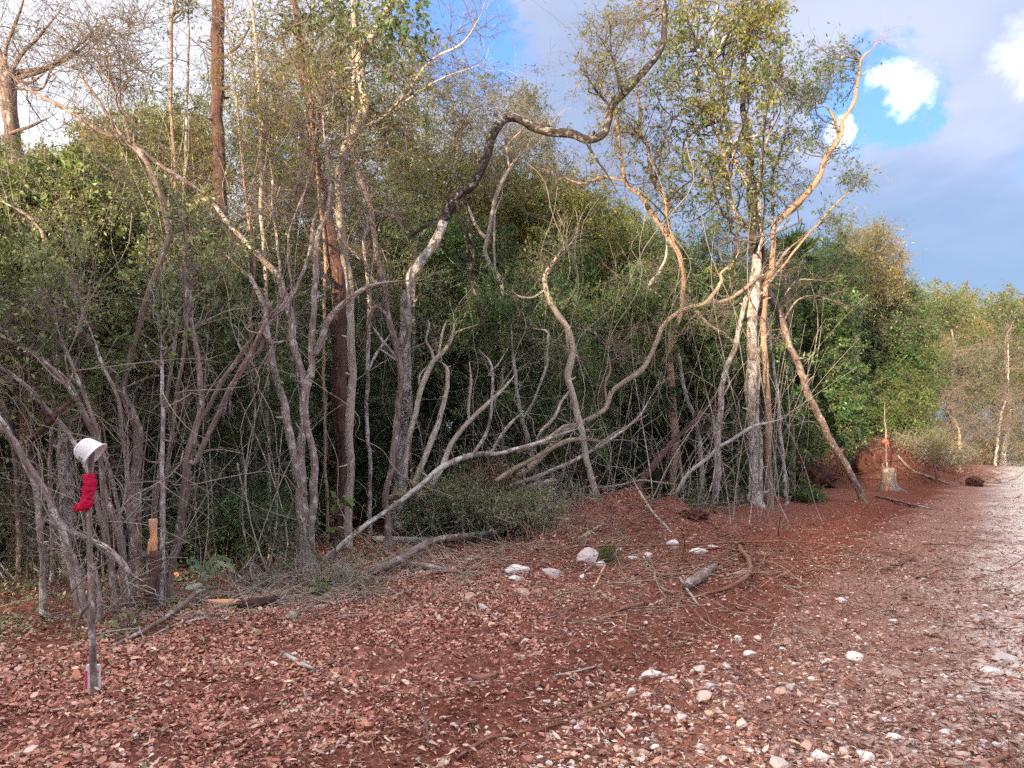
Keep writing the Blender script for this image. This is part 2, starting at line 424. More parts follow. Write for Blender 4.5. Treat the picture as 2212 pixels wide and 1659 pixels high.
def clump(name, n_leaf, size, width, pal='white', n_twig=26, hang=.2, twig_r=.012, flat=.75):
    st = R.normal(0, .12, (7, 3)); dr = unit(R.normal(0, 1, (7, 3)) * [1, 1, flat])
    a, ar = sprays(st, dr, R.uniform(.6, 1.0, 7), np.full(7, twig_r * 1.8), 5, .25)
    p, d, r = along(a, ar, n_twig)
    b, br = sprays(p, unit(d + R.normal(0, .8, d.shape)), R.uniform(.25, .6, n_twig), np.full(n_twig, twig_r), 5, .3, hang)
    V1, Q1, b1 = tubes(a, ar, 3); V2, Q2, b2 = tubes(b, br, 3)
    if n_leaf:
        p, d, _ = along(b, br, n_leaf); p = p + R.normal(0, .045, p.shape)
        dd = unit(d * .5 + R.normal(0, .7, d.shape) + [0, 0, -hang])
        nm = R.normal(0, .6, p.shape) + [0, -.15, .9]
        c = R.uniform(.5, 1.5, (n_leaf, 1)) * R.uniform(.9, 1.1, (n_leaf, 3))
        V3, F3, c3 = leaves(p, dd, size * R.uniform(.6, 1.25, n_leaf), c, width, .3, nm)
    else: V3, F3, c3 = np.zeros((0, 3)), np.zeros((0, 3), int), np.zeros((0, 3))
    V = np.vstack([V1, V2, V3]); n1, n2 = len(V1), len(V1) + len(V2)
    bk = np.vstack([b1, b2, np.zeros((len(V3), 3))]); cc = np.vstack([np.ones((n2, 3)), c3])
    o = mesh_np(name, V, [Q1, Q2 + n1, F3 + n2], 'clump_twig', None, {'bk': ('FLOAT_VECTOR', bk), 'col': ('FLOAT_COLOR', cc)}, smooth=False)
    o.data.materials.append(MAT['leaf_clump'])
    mi = np.zeros(len(o.data.polygons), np.int32); mi[len(Q1) + len(Q2):] = 1
    o.data.polygons.foreach_set('material_index', mi)
    COL.objects.unlink(o)
    return o
CL = {'broad': [clump('clump_broad', 420, .15, .55, twig_r=.006) for _ in range(4)],
      'fine': [clump('clump_fine', 560, .10, .45, n_twig=44, twig_r=.005) for _ in range(4)],
      'thin': [clump('clump_thin', 220, .10, .45, n_twig=44, hang=.1, twig_r=.005) for _ in range(3)],
      'bare': [clump('clump_bare', 0, 1, 1, n_twig=60, hang=.05, twig_r=.006) for _ in range(3)],
      'long': [clump('clump_long', 420, .15, .32, hang=.5, twig_r=.005) for _ in range(3)]}

def scatter(name, kind, pts, scl, tint, label, flat_rot=True):
    """a countless mass: one object whose points carry clumps (geometry nodes)"""
    pts = np.asarray(pts, np.float32); n = len(pts)
    me = bpy.data.meshes.new(name); me.vertices.add(n); me.vertices.foreach_set('co', pts.ravel())
    rot = np.stack([R.uniform(-.5, .5, n), R.uniform(-.5, .5, n), R.uniform(0, 6.28, n)], 1).astype(np.float32)
    me.attributes.new('rot', 'FLOAT_VECTOR', 'POINT').data.foreach_set('vector', rot.ravel())
    me.attributes.new('scl', 'FLOAT', 'POINT').data.foreach_set('value', np.asarray(scl, np.float32))
    me.attributes.new('idx', 'INT', 'POINT').data.foreach_set('value', R.randint(0, 99, n).astype(np.int32))
    tint = np.concatenate([np.asarray(tint, np.float32), np.ones((n, 1), np.float32)], 1)
    me.attributes.new('tint', 'FLOAT_COLOR', 'POINT').data.foreach_set('color', tint.ravel())
    o = bpy.data.objects.new(name, me); COL.objects.link(o)
    ng = bpy.data.node_groups.new(name + '_nodes', 'GeometryNodeTree')
    ng.interface.new_socket('Geometry', in_out='INPUT', socket_type='NodeSocketGeometry')
    ng.interface.new_socket('Geometry', in_out='OUTPUT', socket_type='NodeSocketGeometry')
    N, Lk = ng.nodes, ng.links
    gi, go = N.new('NodeGroupInput'), N.new('NodeGroupOutput')
    jn = N.new('GeometryNodeJoinGeometry')
    for src in CL[kind]:
        oi = N.new('GeometryNodeObjectInfo'); oi.inputs['Object'].default_value = src; oi.inputs['As Instance'].default_value = False
        gt = N.new('GeometryNodeGeometryToInstance'); Lk.new(oi.outputs['Geometry'], gt.inputs[0]); Lk.new(gt.outputs[0], jn.inputs[0])
    def att(an, typ):
        a = N.new('GeometryNodeInputNamedAttribute'); a.data_type = typ; a.inputs['Name'].default_value = an
        return a.outputs[0]
    mp = N.new('GeometryNodeMeshToPoints')
    Lk.new(gi.outputs[0], mp.inputs['Mesh'])
    ip = N.new('GeometryNodeInstanceOnPoints')
    Lk.new(mp.outputs[0], ip.inputs['Points']); Lk.new(jn.outputs[0], ip.inputs['Instance'])
    ip.inputs['Pick Instance'].default_value = True
    Lk.new(att('idx', 'INT'), ip.inputs['Instance Index'])
    e2r = N.new('FunctionNodeEulerToRotation'); Lk.new(att('rot', 'FLOAT_VECTOR'), e2r.inputs[0]); Lk.new(e2r.outputs[0], ip.inputs['Rotation'])
    Lk.new(att('scl', 'FLOAT'), ip.inputs['Scale'])
    Lk.new(ip.outputs[0], go.inputs[0])
    md = o.modifiers.new('clumps', 'NODES'); md.node_group = ng
    return tag(o, label, kind='stuff')

def in_poly(u, v, poly):
    p = np.asarray(poly, float); inside = np.zeros(len(u), bool); j = len(p) - 1
    for i in range(len(p)):
        c = ((p[i, 1] > v) != (p[j, 1] > v)) & (u < (p[j, 0] - p[i, 0]) * (v - p[i, 1]) / (p[j, 1] - p[i, 1] + 1e-9) + p[i, 0])
        inside ^= c; j = i
    return inside
def sample_poly(poly, n):
    p = np.asarray(poly, float); lo, hi = p.min(0), p.max(0); out = np.zeros((0, 2))
    while len(out) < n:
        q = R.uniform(lo, hi, (n * 2, 2)); out = np.vstack([out, q[in_poly(q[:, 0], q[:, 1], p)]])
    return out[:n]
MASS = {}
def mass(key, poly, d0, d1, n, s0, s1, pal, var=.3):
    """n clumps of foliage inside an outline seen from the eye point, spread from d0 to d1 metres away"""
    q = sample_poly(poly, n); d = R.uniform(d0, d1, n)
    pts = np.stack([(q[:, 0] - HU) / F * d, d, CH + (HV - q[:, 1]) / F * d], 1)
    pts[:, 2] = np.maximum(pts[:, 2], .15)
    MASS.setdefault(key, []).append((pts, R.uniform(s0, s1, n), pick(pal, n, var)))

# left: creeper covered thicket close behind the first stems
mass('broad', [(-420, 400), (60, 375), (200, 380), (330, 400), (430, 470), (470, 620), (440, 740), (-420, 740)], 9.0, 11.5, 460, .34, .6, 'vine')
mass('fine', [(-420, 640), (470, 640), (640, 760), (640, 1160), (-420, 1160)], 9.8, 13, 300, .35, .6, 'dark')
mass('thin', [(-420, 640), (420, 640), (420, 900), (-420, 900)], 8.6, 9.8, 60, .3, .5, 'vine')
mass('broad', [(-500, 640), (520, 640), (700, 900), (700, 1150), (-500, 1150)], 12, 16, 260, .5, .8, 'dark')
mass('broad', [(-450, 660), (420, 660), (520, 1000), (500, 1140), (-450, 1140)], 9.6, 11.5, 130, .26, .45, 'green')
mass('fine', [(640, 760), (860, 720), (860, 1100), (640, 1120)], 12.6, 15, 90, .3, .5, 'green')
mass('fine', [(880, 560), (1300, 640), (1300, 1000), (900, 1000)], 14.5, 17, 130, .3, .55, 'green')
mass('long', [(1280, 640), (1460, 600), (1460, 1040), (1250, 1040)], 16.5, 18, 110, .35, .6, 'green')
mass('broad', [(1460, 700), (1640, 700), (1640, 1050), (1460, 1050)], 17.5, 19, 90, .35, .6, 'green')
mass('broad', [(-450, 480), (120, 470), (230, 560), (260, 760), (150, 900), (-450, 900)], 7.6, 8.6, 60, .22, .36, 'vine')
mass('fine', [(-500, 1080), (650, 1080), (650, 1200), (-500, 1215)], 9.2, 12, 150, .3, .5, 'dark')
mass('thin', [(-450, 1000), (650, 1000), (650, 1190), (-450, 1200)], 8.8, 10.5, 70, .3, .45, 'grey')
mass('thin', [(-450, 340), (100, 320), (260, 310), (420, 370), (490, 480), (490, 640), (-450, 640)], 8.8, 11.5, 110, .35, .55, 'vine')
mass('fine', [(430, 560), (640, 560), (640, 900), (430, 900)], 12.5, 15, 60, .3, .5, 'vine')
# left sky line, sunlight put into its yellow and olive leaf colours
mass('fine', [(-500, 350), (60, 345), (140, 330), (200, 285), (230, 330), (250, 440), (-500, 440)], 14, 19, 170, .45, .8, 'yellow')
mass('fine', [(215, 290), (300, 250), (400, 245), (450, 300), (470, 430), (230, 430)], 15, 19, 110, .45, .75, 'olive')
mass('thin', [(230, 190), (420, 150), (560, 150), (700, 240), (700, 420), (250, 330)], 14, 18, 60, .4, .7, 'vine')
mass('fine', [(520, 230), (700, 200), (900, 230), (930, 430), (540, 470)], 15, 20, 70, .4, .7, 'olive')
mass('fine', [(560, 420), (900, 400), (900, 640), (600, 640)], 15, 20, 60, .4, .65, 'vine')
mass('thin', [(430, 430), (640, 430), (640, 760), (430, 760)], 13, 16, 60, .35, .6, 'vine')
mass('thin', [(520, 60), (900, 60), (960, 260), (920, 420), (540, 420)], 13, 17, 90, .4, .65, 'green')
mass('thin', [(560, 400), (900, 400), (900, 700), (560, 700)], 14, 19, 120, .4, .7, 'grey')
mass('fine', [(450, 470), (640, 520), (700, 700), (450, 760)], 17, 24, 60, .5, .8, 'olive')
# middle: dark evergreen undergrowth
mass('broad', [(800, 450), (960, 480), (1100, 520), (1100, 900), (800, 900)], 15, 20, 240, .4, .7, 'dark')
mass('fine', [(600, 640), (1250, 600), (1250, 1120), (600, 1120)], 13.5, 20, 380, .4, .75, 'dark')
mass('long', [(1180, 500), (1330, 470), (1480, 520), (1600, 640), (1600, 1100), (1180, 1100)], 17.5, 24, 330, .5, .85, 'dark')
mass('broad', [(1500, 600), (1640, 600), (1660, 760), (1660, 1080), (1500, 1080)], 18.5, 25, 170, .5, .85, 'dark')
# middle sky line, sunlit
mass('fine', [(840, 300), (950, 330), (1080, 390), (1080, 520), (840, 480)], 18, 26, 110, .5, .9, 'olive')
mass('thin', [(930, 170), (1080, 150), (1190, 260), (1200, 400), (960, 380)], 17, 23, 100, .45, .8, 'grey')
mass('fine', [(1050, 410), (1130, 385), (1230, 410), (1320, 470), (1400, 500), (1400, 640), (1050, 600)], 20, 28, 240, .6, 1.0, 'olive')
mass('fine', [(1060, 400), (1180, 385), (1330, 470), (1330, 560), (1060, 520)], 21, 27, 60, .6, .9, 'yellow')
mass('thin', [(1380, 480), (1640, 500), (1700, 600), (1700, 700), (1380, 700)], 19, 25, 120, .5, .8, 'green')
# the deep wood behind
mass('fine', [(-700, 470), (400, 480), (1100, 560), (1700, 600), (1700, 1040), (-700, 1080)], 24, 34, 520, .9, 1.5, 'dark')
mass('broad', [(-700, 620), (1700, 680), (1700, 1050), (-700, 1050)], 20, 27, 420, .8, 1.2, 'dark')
# right: wall of trees along the track
mass('fine', [(1690, 560), (1760, 530), (1840, 560), (1840, 960), (1760, 975), (1690, 900)], 25, 30, 300, .5, .9, 'green')
mass('fine', [(1830, 560), (1930, 600), (1990, 650), (2020, 760), (1990, 930), (1830, 945)], 33, 37, 300, .6, 1.0, 'green')
mass('broad', [(1690, 620), (1830, 640), (1830, 950), (1700, 970)], 24, 29, 150, .5, .85, 'dark')
mass('broad', [(1830, 640), (1960, 700), (1960, 900), (1830, 930)], 32.5, 35, 130, .6, .95, 'dark')
mass('thin', [(1800, 500), (1900, 490), (1950, 560), (1960, 640), (1800, 640)], 29, 33, 60, .6, .9, 'olive')
mass('long', [(1850, 820), (1980, 800), (1990, 930), (1850, 940)], 31, 35, 90, .6, .9, 'bright')
mass('thin', [(1960, 780), (2260, 760), (2500, 740), (2500, 990), (1960, 975)], 37, 50, 240, .7, 1.1, 'grey')
mass('bare', [(1960, 740), (2300, 740), (2500, 740), (2500, 990), (1960, 970)], 34, 44, 190, .7, 1.2, 'grey')
mass('fine', [(1960, 760), (2120, 730), (2500, 740), (2500, 990), (1960, 985)], 46, 62, 240, 1.0, 1.7, 'olive')
mass('fine', [(2010, 730), (2120, 690), (2500, 690), (2500, 860), (2010, 830)], 54, 70, 200, 1.3, 2.1, 'rust')
mass('fine', [(1990, 650), (2090, 630), (2160, 650), (2500, 640), (2500, 800), (1990, 800)], 62, 84, 220, 1.5, 2.2, 'olive')
# bare twig tangle among the stems
mass('bare', [(-300, 620), (640, 620), (700, 1180), (-300, 1180)], 8.8, 12.5, 40, .4, .7, 'grey')
mass('bare', [(640, 560), (1700, 600), (1700, 1080), (640, 1120)], 12.5, 18, 60, .4, .9, 'grey')
mass('bare', [(-200, 20), (330, 60), (420, 330), (-200, 340)], 10, 15, 6, .6, 1.0, 'grey')
mass('bare', [(460, 60), (1100, 60), (1250, 300), (1150, 480), (500, 500)], 12, 19, 20, .6, 1.1, 'grey')
WORD = {'broad': ('undergrowth', 'dense broad leaved undergrowth filling the wood behind the stems'),
        'fine': ('foliage', 'small leaved foliage of the wood, sunlit along its top'),
        'thin': ('shrubbery', 'thin half bare shrubbery between the trunks'),
        'bare': ('brushwood', 'grey leafless brushwood tangled through the thicket'),
        'long': ('hanging_foliage', 'dark hanging long leaved foliage in the middle of the wood')}
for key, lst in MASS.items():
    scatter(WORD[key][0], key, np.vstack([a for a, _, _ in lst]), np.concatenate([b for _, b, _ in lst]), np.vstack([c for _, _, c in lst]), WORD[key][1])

# the wood on the other side of the clearing, behind the camera: it keeps the low sun off the ground
n = 2600
lat = R.uniform(-170, 170, n); dep = R.uniform(0, 14, n); ax = np.array([math.sin(SUN_AZ), math.cos(SUN_AZ)]); ay = np.array([ax[1], -ax[0]])
top = 14.6 + 1.1 * snoise(lat, lat * 0, .20) + .6 * snoise(lat, lat * 0, .6)
zz = R.uniform(0, 1, n) * top
pb = np.stack([ay[0] * lat - ax[0] * (70 + dep), ay[1] * lat - ax[1] * (70 + dep), zz], 1)
scatter('forest', 'broad', pb, R.uniform(2.4, 3.6, n), pick('green', n), 'green wood standing along the far side of the clearing')
# ------------------------------------------------------------------ trees traced limb by limb
def to3(pts, d0, d1, wob=.10, start=None):
    p = np.asarray(pts, float); n = len(p)
    L = np.concatenate([[0], np.cumsum(np.hypot(np.diff(p[:, 0]), np.diff(p[:, 1])))]); t = L / max(L[-1], 1e-6)
    d = d0 + (d1 - d0) * t
    if wob:
        d = d + wob * (np.sin(t * R.uniform(3, 6) + R.uniform(0, 6.28)) - 0) * np.minimum(t * 3, 1)
    out = np.array([[*P(p[i, 0], p[i, 1], d[i]), p[i, 2] * .5 / F * d[i]] for i in range(n)])
    return out

class Tree:
    def __init__(s, label, d, trunk, br=(), bark='bark_grey', name='tree', cat='tree', dd=0.0, sides=12, ridge=0.0, group=None, rooted=True, flare=1.35,
                 taper=True, kink=.35, stubs=7, tips=4, wob=.10):
        p = to3(trunk, d, d + dd, wob)
        if rooted:
            gz = float(height(p[0, 0], p[0, 1]))
            if p[0, 2] > gz + .12:
                q = p[0].copy(); q[2] = gz - .08; q[0] -= (p[1, 0] - p[0, 0]) * .15; q[3] *= 1.1
                p = np.vstack([q, p])
            else: p[0, 2] = gz - .08
            p[0, 3] *= flare
        b = p[0, :3].copy()
        s.root = empty(name, b, label, cat, group)
        s.bark = bark; s.skel = []
        if taper: p[-1, 3] *= .3 if trunk[-1][2] < 9 else .92
        sp = spline(p, .09, kink); s.limb('trunk', sp, sides, ridge)
        for b_ in br:
            s.branch(b_)
        if stubs: s.stubs(stubs)
        if tips: s.tips(tips)
    def limb(s, nm, sp, sides, ridge=0.0, bark=None, parent=None):
        V, f, bk = limb(sp, sides, .06, ridge)
        o = mesh_np(nm, V, f, bark or s.bark, s.root, {'bk': ('FLOAT_VECTOR', bk)})
        s.skel.append(sp); return o
    def tips(s, m):
        """every limb frays into a few thin twigs at its end"""
        e = [x for x in s.skel if x[-1, 3] < .035 and len(x) > 4]
        if not e: return
        n = len(e) * m; E = np.repeat(np.array([x[-1] for x in e]), m, 0); T = unit(np.repeat(np.array([x[-1, :3] - x[-4, :3] for x in e]), m, 0))
        ln = np.repeat(np.array([np.linalg.norm(x[-1, :3] - x[0, :3]) for x in e]), m)
        p, rd = sprays(E[:, :3] - T * .02, T + R.normal(0, .38, T.shape), np.clip(ln * .3, .2, .9) * R.uniform(.5, 1.3, n), np.minimum(E[:, 3] * .75, .012), 6, .28)
        q, dd, rr = along(p, rd, n * 3); p2, r2 = sprays(q, dd + R.normal(0, .6, dd.shape), R.uniform(.12, .4, n * 3), rr * .6, 4, .3)
        V1, Q1, B1 = tubes(p, np.maximum(rd, .0018), 5); V2, Q2, B2 = tubes(p2, np.maximum(r2, .0015), 3)
        mesh_np('tip_twigs', np.vstack([V1, V2]), [Q1, Q2 + len(V1)], s.bark, s.root, {'bk': ('FLOAT_VECTOR', np.vstack([B1, B2]))})['kind'] = 'stuff'
    def stubs(s, n):
        """short snapped side shoots and knots"""
        a = np.vstack([x[2:] for x in s.skel]); a = a[(a[:, 3] > .012) & (a[:, 2] < 9)]
        if len(a) < 4: return
        n = min(n * len(s.skel), 40); i = R.randint(0, len(a), n); c = a[i]
        dr = unit(R.normal(0, 1, (n, 3)) * [1, 1, .3] + [0, 0, .5]); r = c[:, 3] * R.uniform(.2, .5, n)
        p, rd = sprays(c[:, :3] + dr * c[:, 3:4] * .5, dr, c[:, 3] * R.uniform(.9, 2.2, n) + .01 * R.uniform(0, 4, n), r, 4, .15)
        rd = np.maximum(rd, r[:, None] * .6); rd[:, -1] *= .4
        V, Q, B = tubes(p, rd, 6)
        mesh_np('stubs', V, [Q], s.bark, s.root, {'bk': ('FLOAT_VECTOR', B)})['kind'] = 'stuff'
    def nearest(s, u, v):
        a = np.vstack(s.skel); uu = a[:, 0] / a[:, 1] * F + HU; vv = HV - (a[:, 2] - CH) / a[:, 1] * F
        i = np.argmin((uu - u) ** 2 + (vv - v) ** 2)
        return a[i]
    def branch(s, pts, dd=None, bark=None, attach=True):
        if isinstance(pts, dict): return s.branch(**pts)
        n = s.nearest(pts[0][0], pts[0][1]); d0 = n[1]
        ln = np.hypot(pts[-1][0] - pts[0][0], pts[-1][1] - pts[0][1]) / F * d0
        if dd is None: dd = R.uniform(-.35, .35) * ln
        p = to3(pts, d0, d0 + dd, .05)
        if attach and np.linalg.norm(p[0, :3] - n[:3]) < .6:
            p = np.vstack([[*n[:3], min(n[3] * .8, p[0, 3] * 1.25)], p])
        p[-1, 3] *= .3 if pts[-1][2] < 8.5 else .9
        sp = spline(p, .07, .45)
        return s.limb('branch', sp, 8 if p[0, 3] > .02 else 6, 0, bark)
    def twigs(s, n, ln, r=.006, rmax=.06, up=.4, levels=2, vmax=None, mat='twig', nm='twigs', curl=.3, sub=4):
        a = np.vstack([x[1:] for x in s.skel]); a = a[a[:, 3] < rmax]
        if vmax is not None:
            vv = HV - (a[:, 2] - CH) / a[:, 1] * F; a = a[vv < vmax]
        if not len(a): return
        st = a[R.randint(0, len(a), n), :3]
        dr = R.normal(0, 1, (n, 3)) + [0, 0, up]
        L = ln * R.uniform(.4, 1.2, n)
        p, rd = sprays(st, dr, L, r * R.uniform(.6, 1.2, n), 7, curl)
        Vs, Qs, Bs, o = [], [], [], 0
        sets = [(p, rd, 4)]
        for lv in range(levels - 1):
            m = n * sub if lv == 0 else n * sub * 2
            q, dd, rr = along(p, rd, m)
            p2, r2 = sprays(q, unit(dd * .9 + R.normal(0, .65, dd.shape) + [0, 0, up * .3]), ln * R.uniform(.15, .55, m) / (1 + .5 * lv), rr * .7, 5, curl)
            sets.append((p2, r2, 3)); p, rd = p2, r2
        for pp, rr, sd in sets:
            V, Q, B = tubes(pp, np.maximum(rr, .0016), sd); Vs.append(V); Qs.append(Q + o); Bs.append(B); o += len(V)
        mesh_np(nm, np.vstack(Vs), [np.vstack(Qs)], mat, s.root, {'bk': ('FLOAT_VECTOR', np.vstack(Bs))})['kind'] = 'stuff'
        return p, rd
    def crown(s, ell, pal='green', size=.06, per=60, spread=.5, width=.45, twig=6, mat='twig', hang=.25, clus=.38, dshift=0.0, nm='crown', up=1.2):
        """leafy crown: clusters inside ellipses (u, v, ru, rv, clusters), each tied to the nearest limb by a thin bough"""
        a = np.vstack(s.skel); cs = []; dm = np.mean(a[:, 1])
        for (u, v, ru, rv, n) in ell:
            th = R.uniform(0, 6.28, n); rr = np.sqrt(R.uniform(0, 1, n))
            uu, vv = u + ru * rr * np.cos(th), v + rv * rr * np.sin(th)
            d0 = s.nearest(u, v)[1] + dshift
            dd = d0 + R.normal(0, spread, n)
            cs.append(np.stack([(uu - HU) / F * dd, dd, CH + (HV - vv) / F * dd], 1))
        C = np.vstack(cs); n = len(C)
        D = np.linalg.norm(a[None, :, :3] - C[:, None], axis=2) + up * np.maximum(0, a[None, :, 2] - C[:, None, 2])
        S = a[np.argmin(D, 1)]
        t = np.linspace(0, 1, 7)[None, :, None]; ln = np.linalg.norm(C - S[:, :3], axis=1)
        bow = R.normal(0, .12, (n, 3)) * ln[:, None] + [0, 0, .06]
        bo = S[:, None, :3] * (1 - t) + C[:, None] * t + bow[:, None] * np.sin(np.pi * t) + (R.normal(0, .06, (n, 3)) * ln[:, None])[:, None] * np.sin(2 * np.pi * t)
        r0 = np.minimum(S[:, 3] * .6, .006 + .007 * ln)
        br = r0[:, None] * (1 - .72 * np.linspace(0, 1, 7)[None])
        i = np.repeat(np.arange(n), twig); m = len(i)
        f = R.uniform(.45, 1.0, m) * 6; j = np.minimum(f.astype(int), 5); w = (f - j)[:, None]
        st = bo[i, j] * (1 - w) + bo[i, j + 1] * w
        tp, tr = sprays(st, unit(C - S[:, :3])[i] * .6 + R.normal(0, .8, (m, 3)), clus * R.uniform(.5, 1.3, m), np.full(m, .0042), 5, .3, hang * .4)
        V1, Q1, B1 = tubes(bo, np.maximum(br, .003), 5); V2, Q2, B2 = tubes(tp, np.maximum(tr, .0016), 3)
        mesh_np('boughs', np.vstack([V1, V2]), [Q1, Q2 + len(V1)], mat, s.root, {'bk': ('FLOAT_VECTOR', np.vstack([B1, B2]))})['kind'] = 'stuff'
        nl = n * per
        if nl:
            p, d, _ = along(tp, tr, nl); p = p + R.normal(0, .03, p.shape)
            dd = unit(d * .7 + R.normal(0, .55, d.shape) + [0, 0, -hang])
            V, Fc, c = leaves(p, dd, size * R.uniform(.55, 1.25, nl), pick(pal, nl), width, .3, R.normal(0, .6, p.shape) + [0, -.1, .9])
            o = mesh_np(nm, V, [Fc], 'leaf', s.root, {'col': ('FLOAT_COLOR', c)}, smooth=False)
            o['kind'] = 'stuff'
        return s

# --- broken topped tree at the left edge
t = Tree('broken topped trunk at the left edge, thin arching shoots bursting from its head', 10.0,
         [(60, 1130, 36), (55, 900, 34), (45, 620, 33), (32, 360, 32), (25, 317, 31), (20, 250, 31), (16, 190, 35), (14, 150, 50)],
         [[(20, 160, 12), (60, 150, 9), (110, 140, 7), (170, 100, 5), (230, 40, 3)], [(18, 165, 11), (45, 120, 8), (90, 70, 6), (130, 20, 4)],
          [(24, 170, 11), (90, 158, 8), (150, 130, 6), (200, 90, 4), (280, 60, 3)], [(10, 160, 10), (15, 100, 8), (40, 40, 6), (60, -40, 4)],
          [(28, 165, 8), (60, 180, 7), (100, 155, 5)], [(12, 155, 10), (-10, 90, 8), (-30, 20, 6)], [(0, 300, 8), (40, 285, 7), (80, 270, 6), (118, 250, 4)],
          [(26, 190, 7), (60, 192, 6), (92, 190, 5), (110, 160, 4), (128, 110, 3)]], 'bark_brown', ridge=.05)
t.twigs(46, 1.5, .006, .03, .35, 3, 260, curl=.45, sub=4)
t.crown([(90, 110, 120, 90, 22), (230, 110, 80, 60, 14), (290, 60, 40, 40, 8)], 'olive', .05, 16, .6, .4, 7, clus=.5)

# --- forked sapling tree
t = Tree('slim forked tree left of the tall straight trunk, one long arm reaching left', 8.2,
         [(297, 1279, 22), (293, 1139, 21), (291, 986, 20), (287, 920, 19), (267, 870, 18), (258, 846, 16), (272, 800, 11), (300, 693, 12), (330, 610, 12), (353, 553, 12), (366, 512, 14), (352, 460, 12), (335, 400, 12), (308, 345, 12), (283, 315, 13)],
         [[(283, 315, 10), (262, 300, 9), (215, 285, 9), (150, 245, 9), (90, 212, 8), (35, 178, 7)], [(280, 312, 9), (245, 270, 8), (215, 225, 7), (180, 180, 6), (152, 145, 5)],
          [(280, 308, 8), (268, 250, 6), (245, 190, 5), (212, 145, 4), (190, 80, 3)], [(258, 846, 15), (230, 800, 14), (200, 753, 13), (185, 725, 12), (173, 713, 11)],
          [(300, 320, 7), (340, 350, 9), (385, 378, 9), (430, 410, 6), (470, 440, 4)], [(267, 840, 5), (330, 812, 5), (380, 818, 4), (395, 850, 3)]], 'bark_brown')
t.twigs(40, 1.3, .005, .03, .3, 3, 420, curl=.4)
t.crown([(190, 110, 90, 60, 14), (300, 160, 60, 60, 10), (330, 40, 40, 40, 6)], 'olive', .04, 10, .5, .4, 6, clus=.45)

# --- tall straight trunk
t = Tree('tall straight dark trunk with long vertical bark furrows, rising out of the frame', 13.6,
         [(512, 1128, 46), (508, 1103, 40), (500, 986, 33), (494, 886, 31), (490, 786, 31), (489, 686, 30), (484, 553, 28), (477, 400, 26), (475, 266, 25), (474, 133, 26), (472, 0, 25), (470, -160, 22)],
         [[(484, 530, 6), (520, 480, 5), (560, 440, 4)], [(476, 130, 6), (520, 90, 5), (560, 20, 4)]], 'bark_red', sides=26, ridge=.10)
t.branch([(515, 1110, 12), (508, 1010, 11), (500, 920, 9), (497, 800, 8)], bark='bark_red')
t.twigs(40, 1.4, .006, .2, .2, 2, 300)

# --- the vee of stems, main tree of the left half
t = Tree('reddish lichen spotted tree splitting low into a vee of stems beside the heap of twigs', 9.6,
         [(668, 1226, 44), (664, 1190, 36), (661, 1130, 33), (655, 1080, 26), (656, 1000, 20), (660, 920, 19), (656, 870, 19), (658, 840, 20), (664, 822, 18), (673, 790, 15), (678, 703, 14), (684, 620, 13), (688, 553, 12), (700, 490, 11), (712, 457, 11), (713, 397, 8), (705, 330, 6), (696, 230, 5)],
         [[(656, 1070, 20), (643, 1026, 18), (634, 953, 18), (613, 870, 18), (598, 790, 17), (590, 730, 15), (578, 680, 13), (558, 630, 12), (540, 590, 9)],
          [(672, 1190, 20), (676, 1110, 17), (677, 1030, 17), (676, 960, 16), (668, 905, 16)],
          [(658, 835, 18), (645, 785, 17), (624, 703, 17), (606, 640, 17), (590, 592, 15), (560, 556, 13), (520, 517, 12), (483, 473, 11), (460, 437, 8), (420, 400, 5)],
          [(681, 765, 13), (696, 726, 14), (710, 690, 13), (740, 660, 12), (786, 626, 10), (826, 612, 8), (886, 606, 6)],
          [(578, 700, 10), (600, 668, 9), (625, 640, 8), (650, 590, 8), (670, 530, 8), (680, 480, 8), (690, 440, 7)],
          [(572, 733, 12), (560, 760, 11), (530, 790, 10), (498, 860, 9)], [(560, 700, 7), (590, 742, 9), (620, 735, 6)],
          [(606, 640, 6), (604, 570, 6), (598, 500, 6), (590, 440, 6), (585, 380, 5), (575, 300, 4)],
          [(624, 700, 5), (632, 620, 5), (628, 560, 5), (628, 500, 4), (650, 440, 6), (668, 390, 5), (680, 330, 4)]], 'bark_grey', flare=1.3, ridge=.03)
t.twigs(90, 1.0, .005, .03, .6, 3, 520, 'twig')
t.crown([(640, 170, 110, 120, 34), (560, 250, 80, 90, 24), (540, 120, 60, 80, 14)], 'olive', .06, 30, .7, .45, 6, clus=.4)

# --- pair of thin pale poles beside the vee
t = Tree('thin pale pole standing straight just left of the vee tree', 10.2,
         [(583, 1150, 9), (584, 1000, 9), (579, 800, 9), (577, 640, 9), (571, 500, 9), (568, 380, 9), (563, 260, 8), (556, 120, 7), (548, 0, 6), (540, -80, 5)],
         [[(568, 380, 4), (580, 300, 4), (585, 200, 3)], [(563, 260, 4), (545, 160, 3), (510, 60, 3)]], 'bark_pale', flare=1.1, sides=8)
t.twigs(24, .9, .005, .05, .5, 2, 300, 'twig_pale')

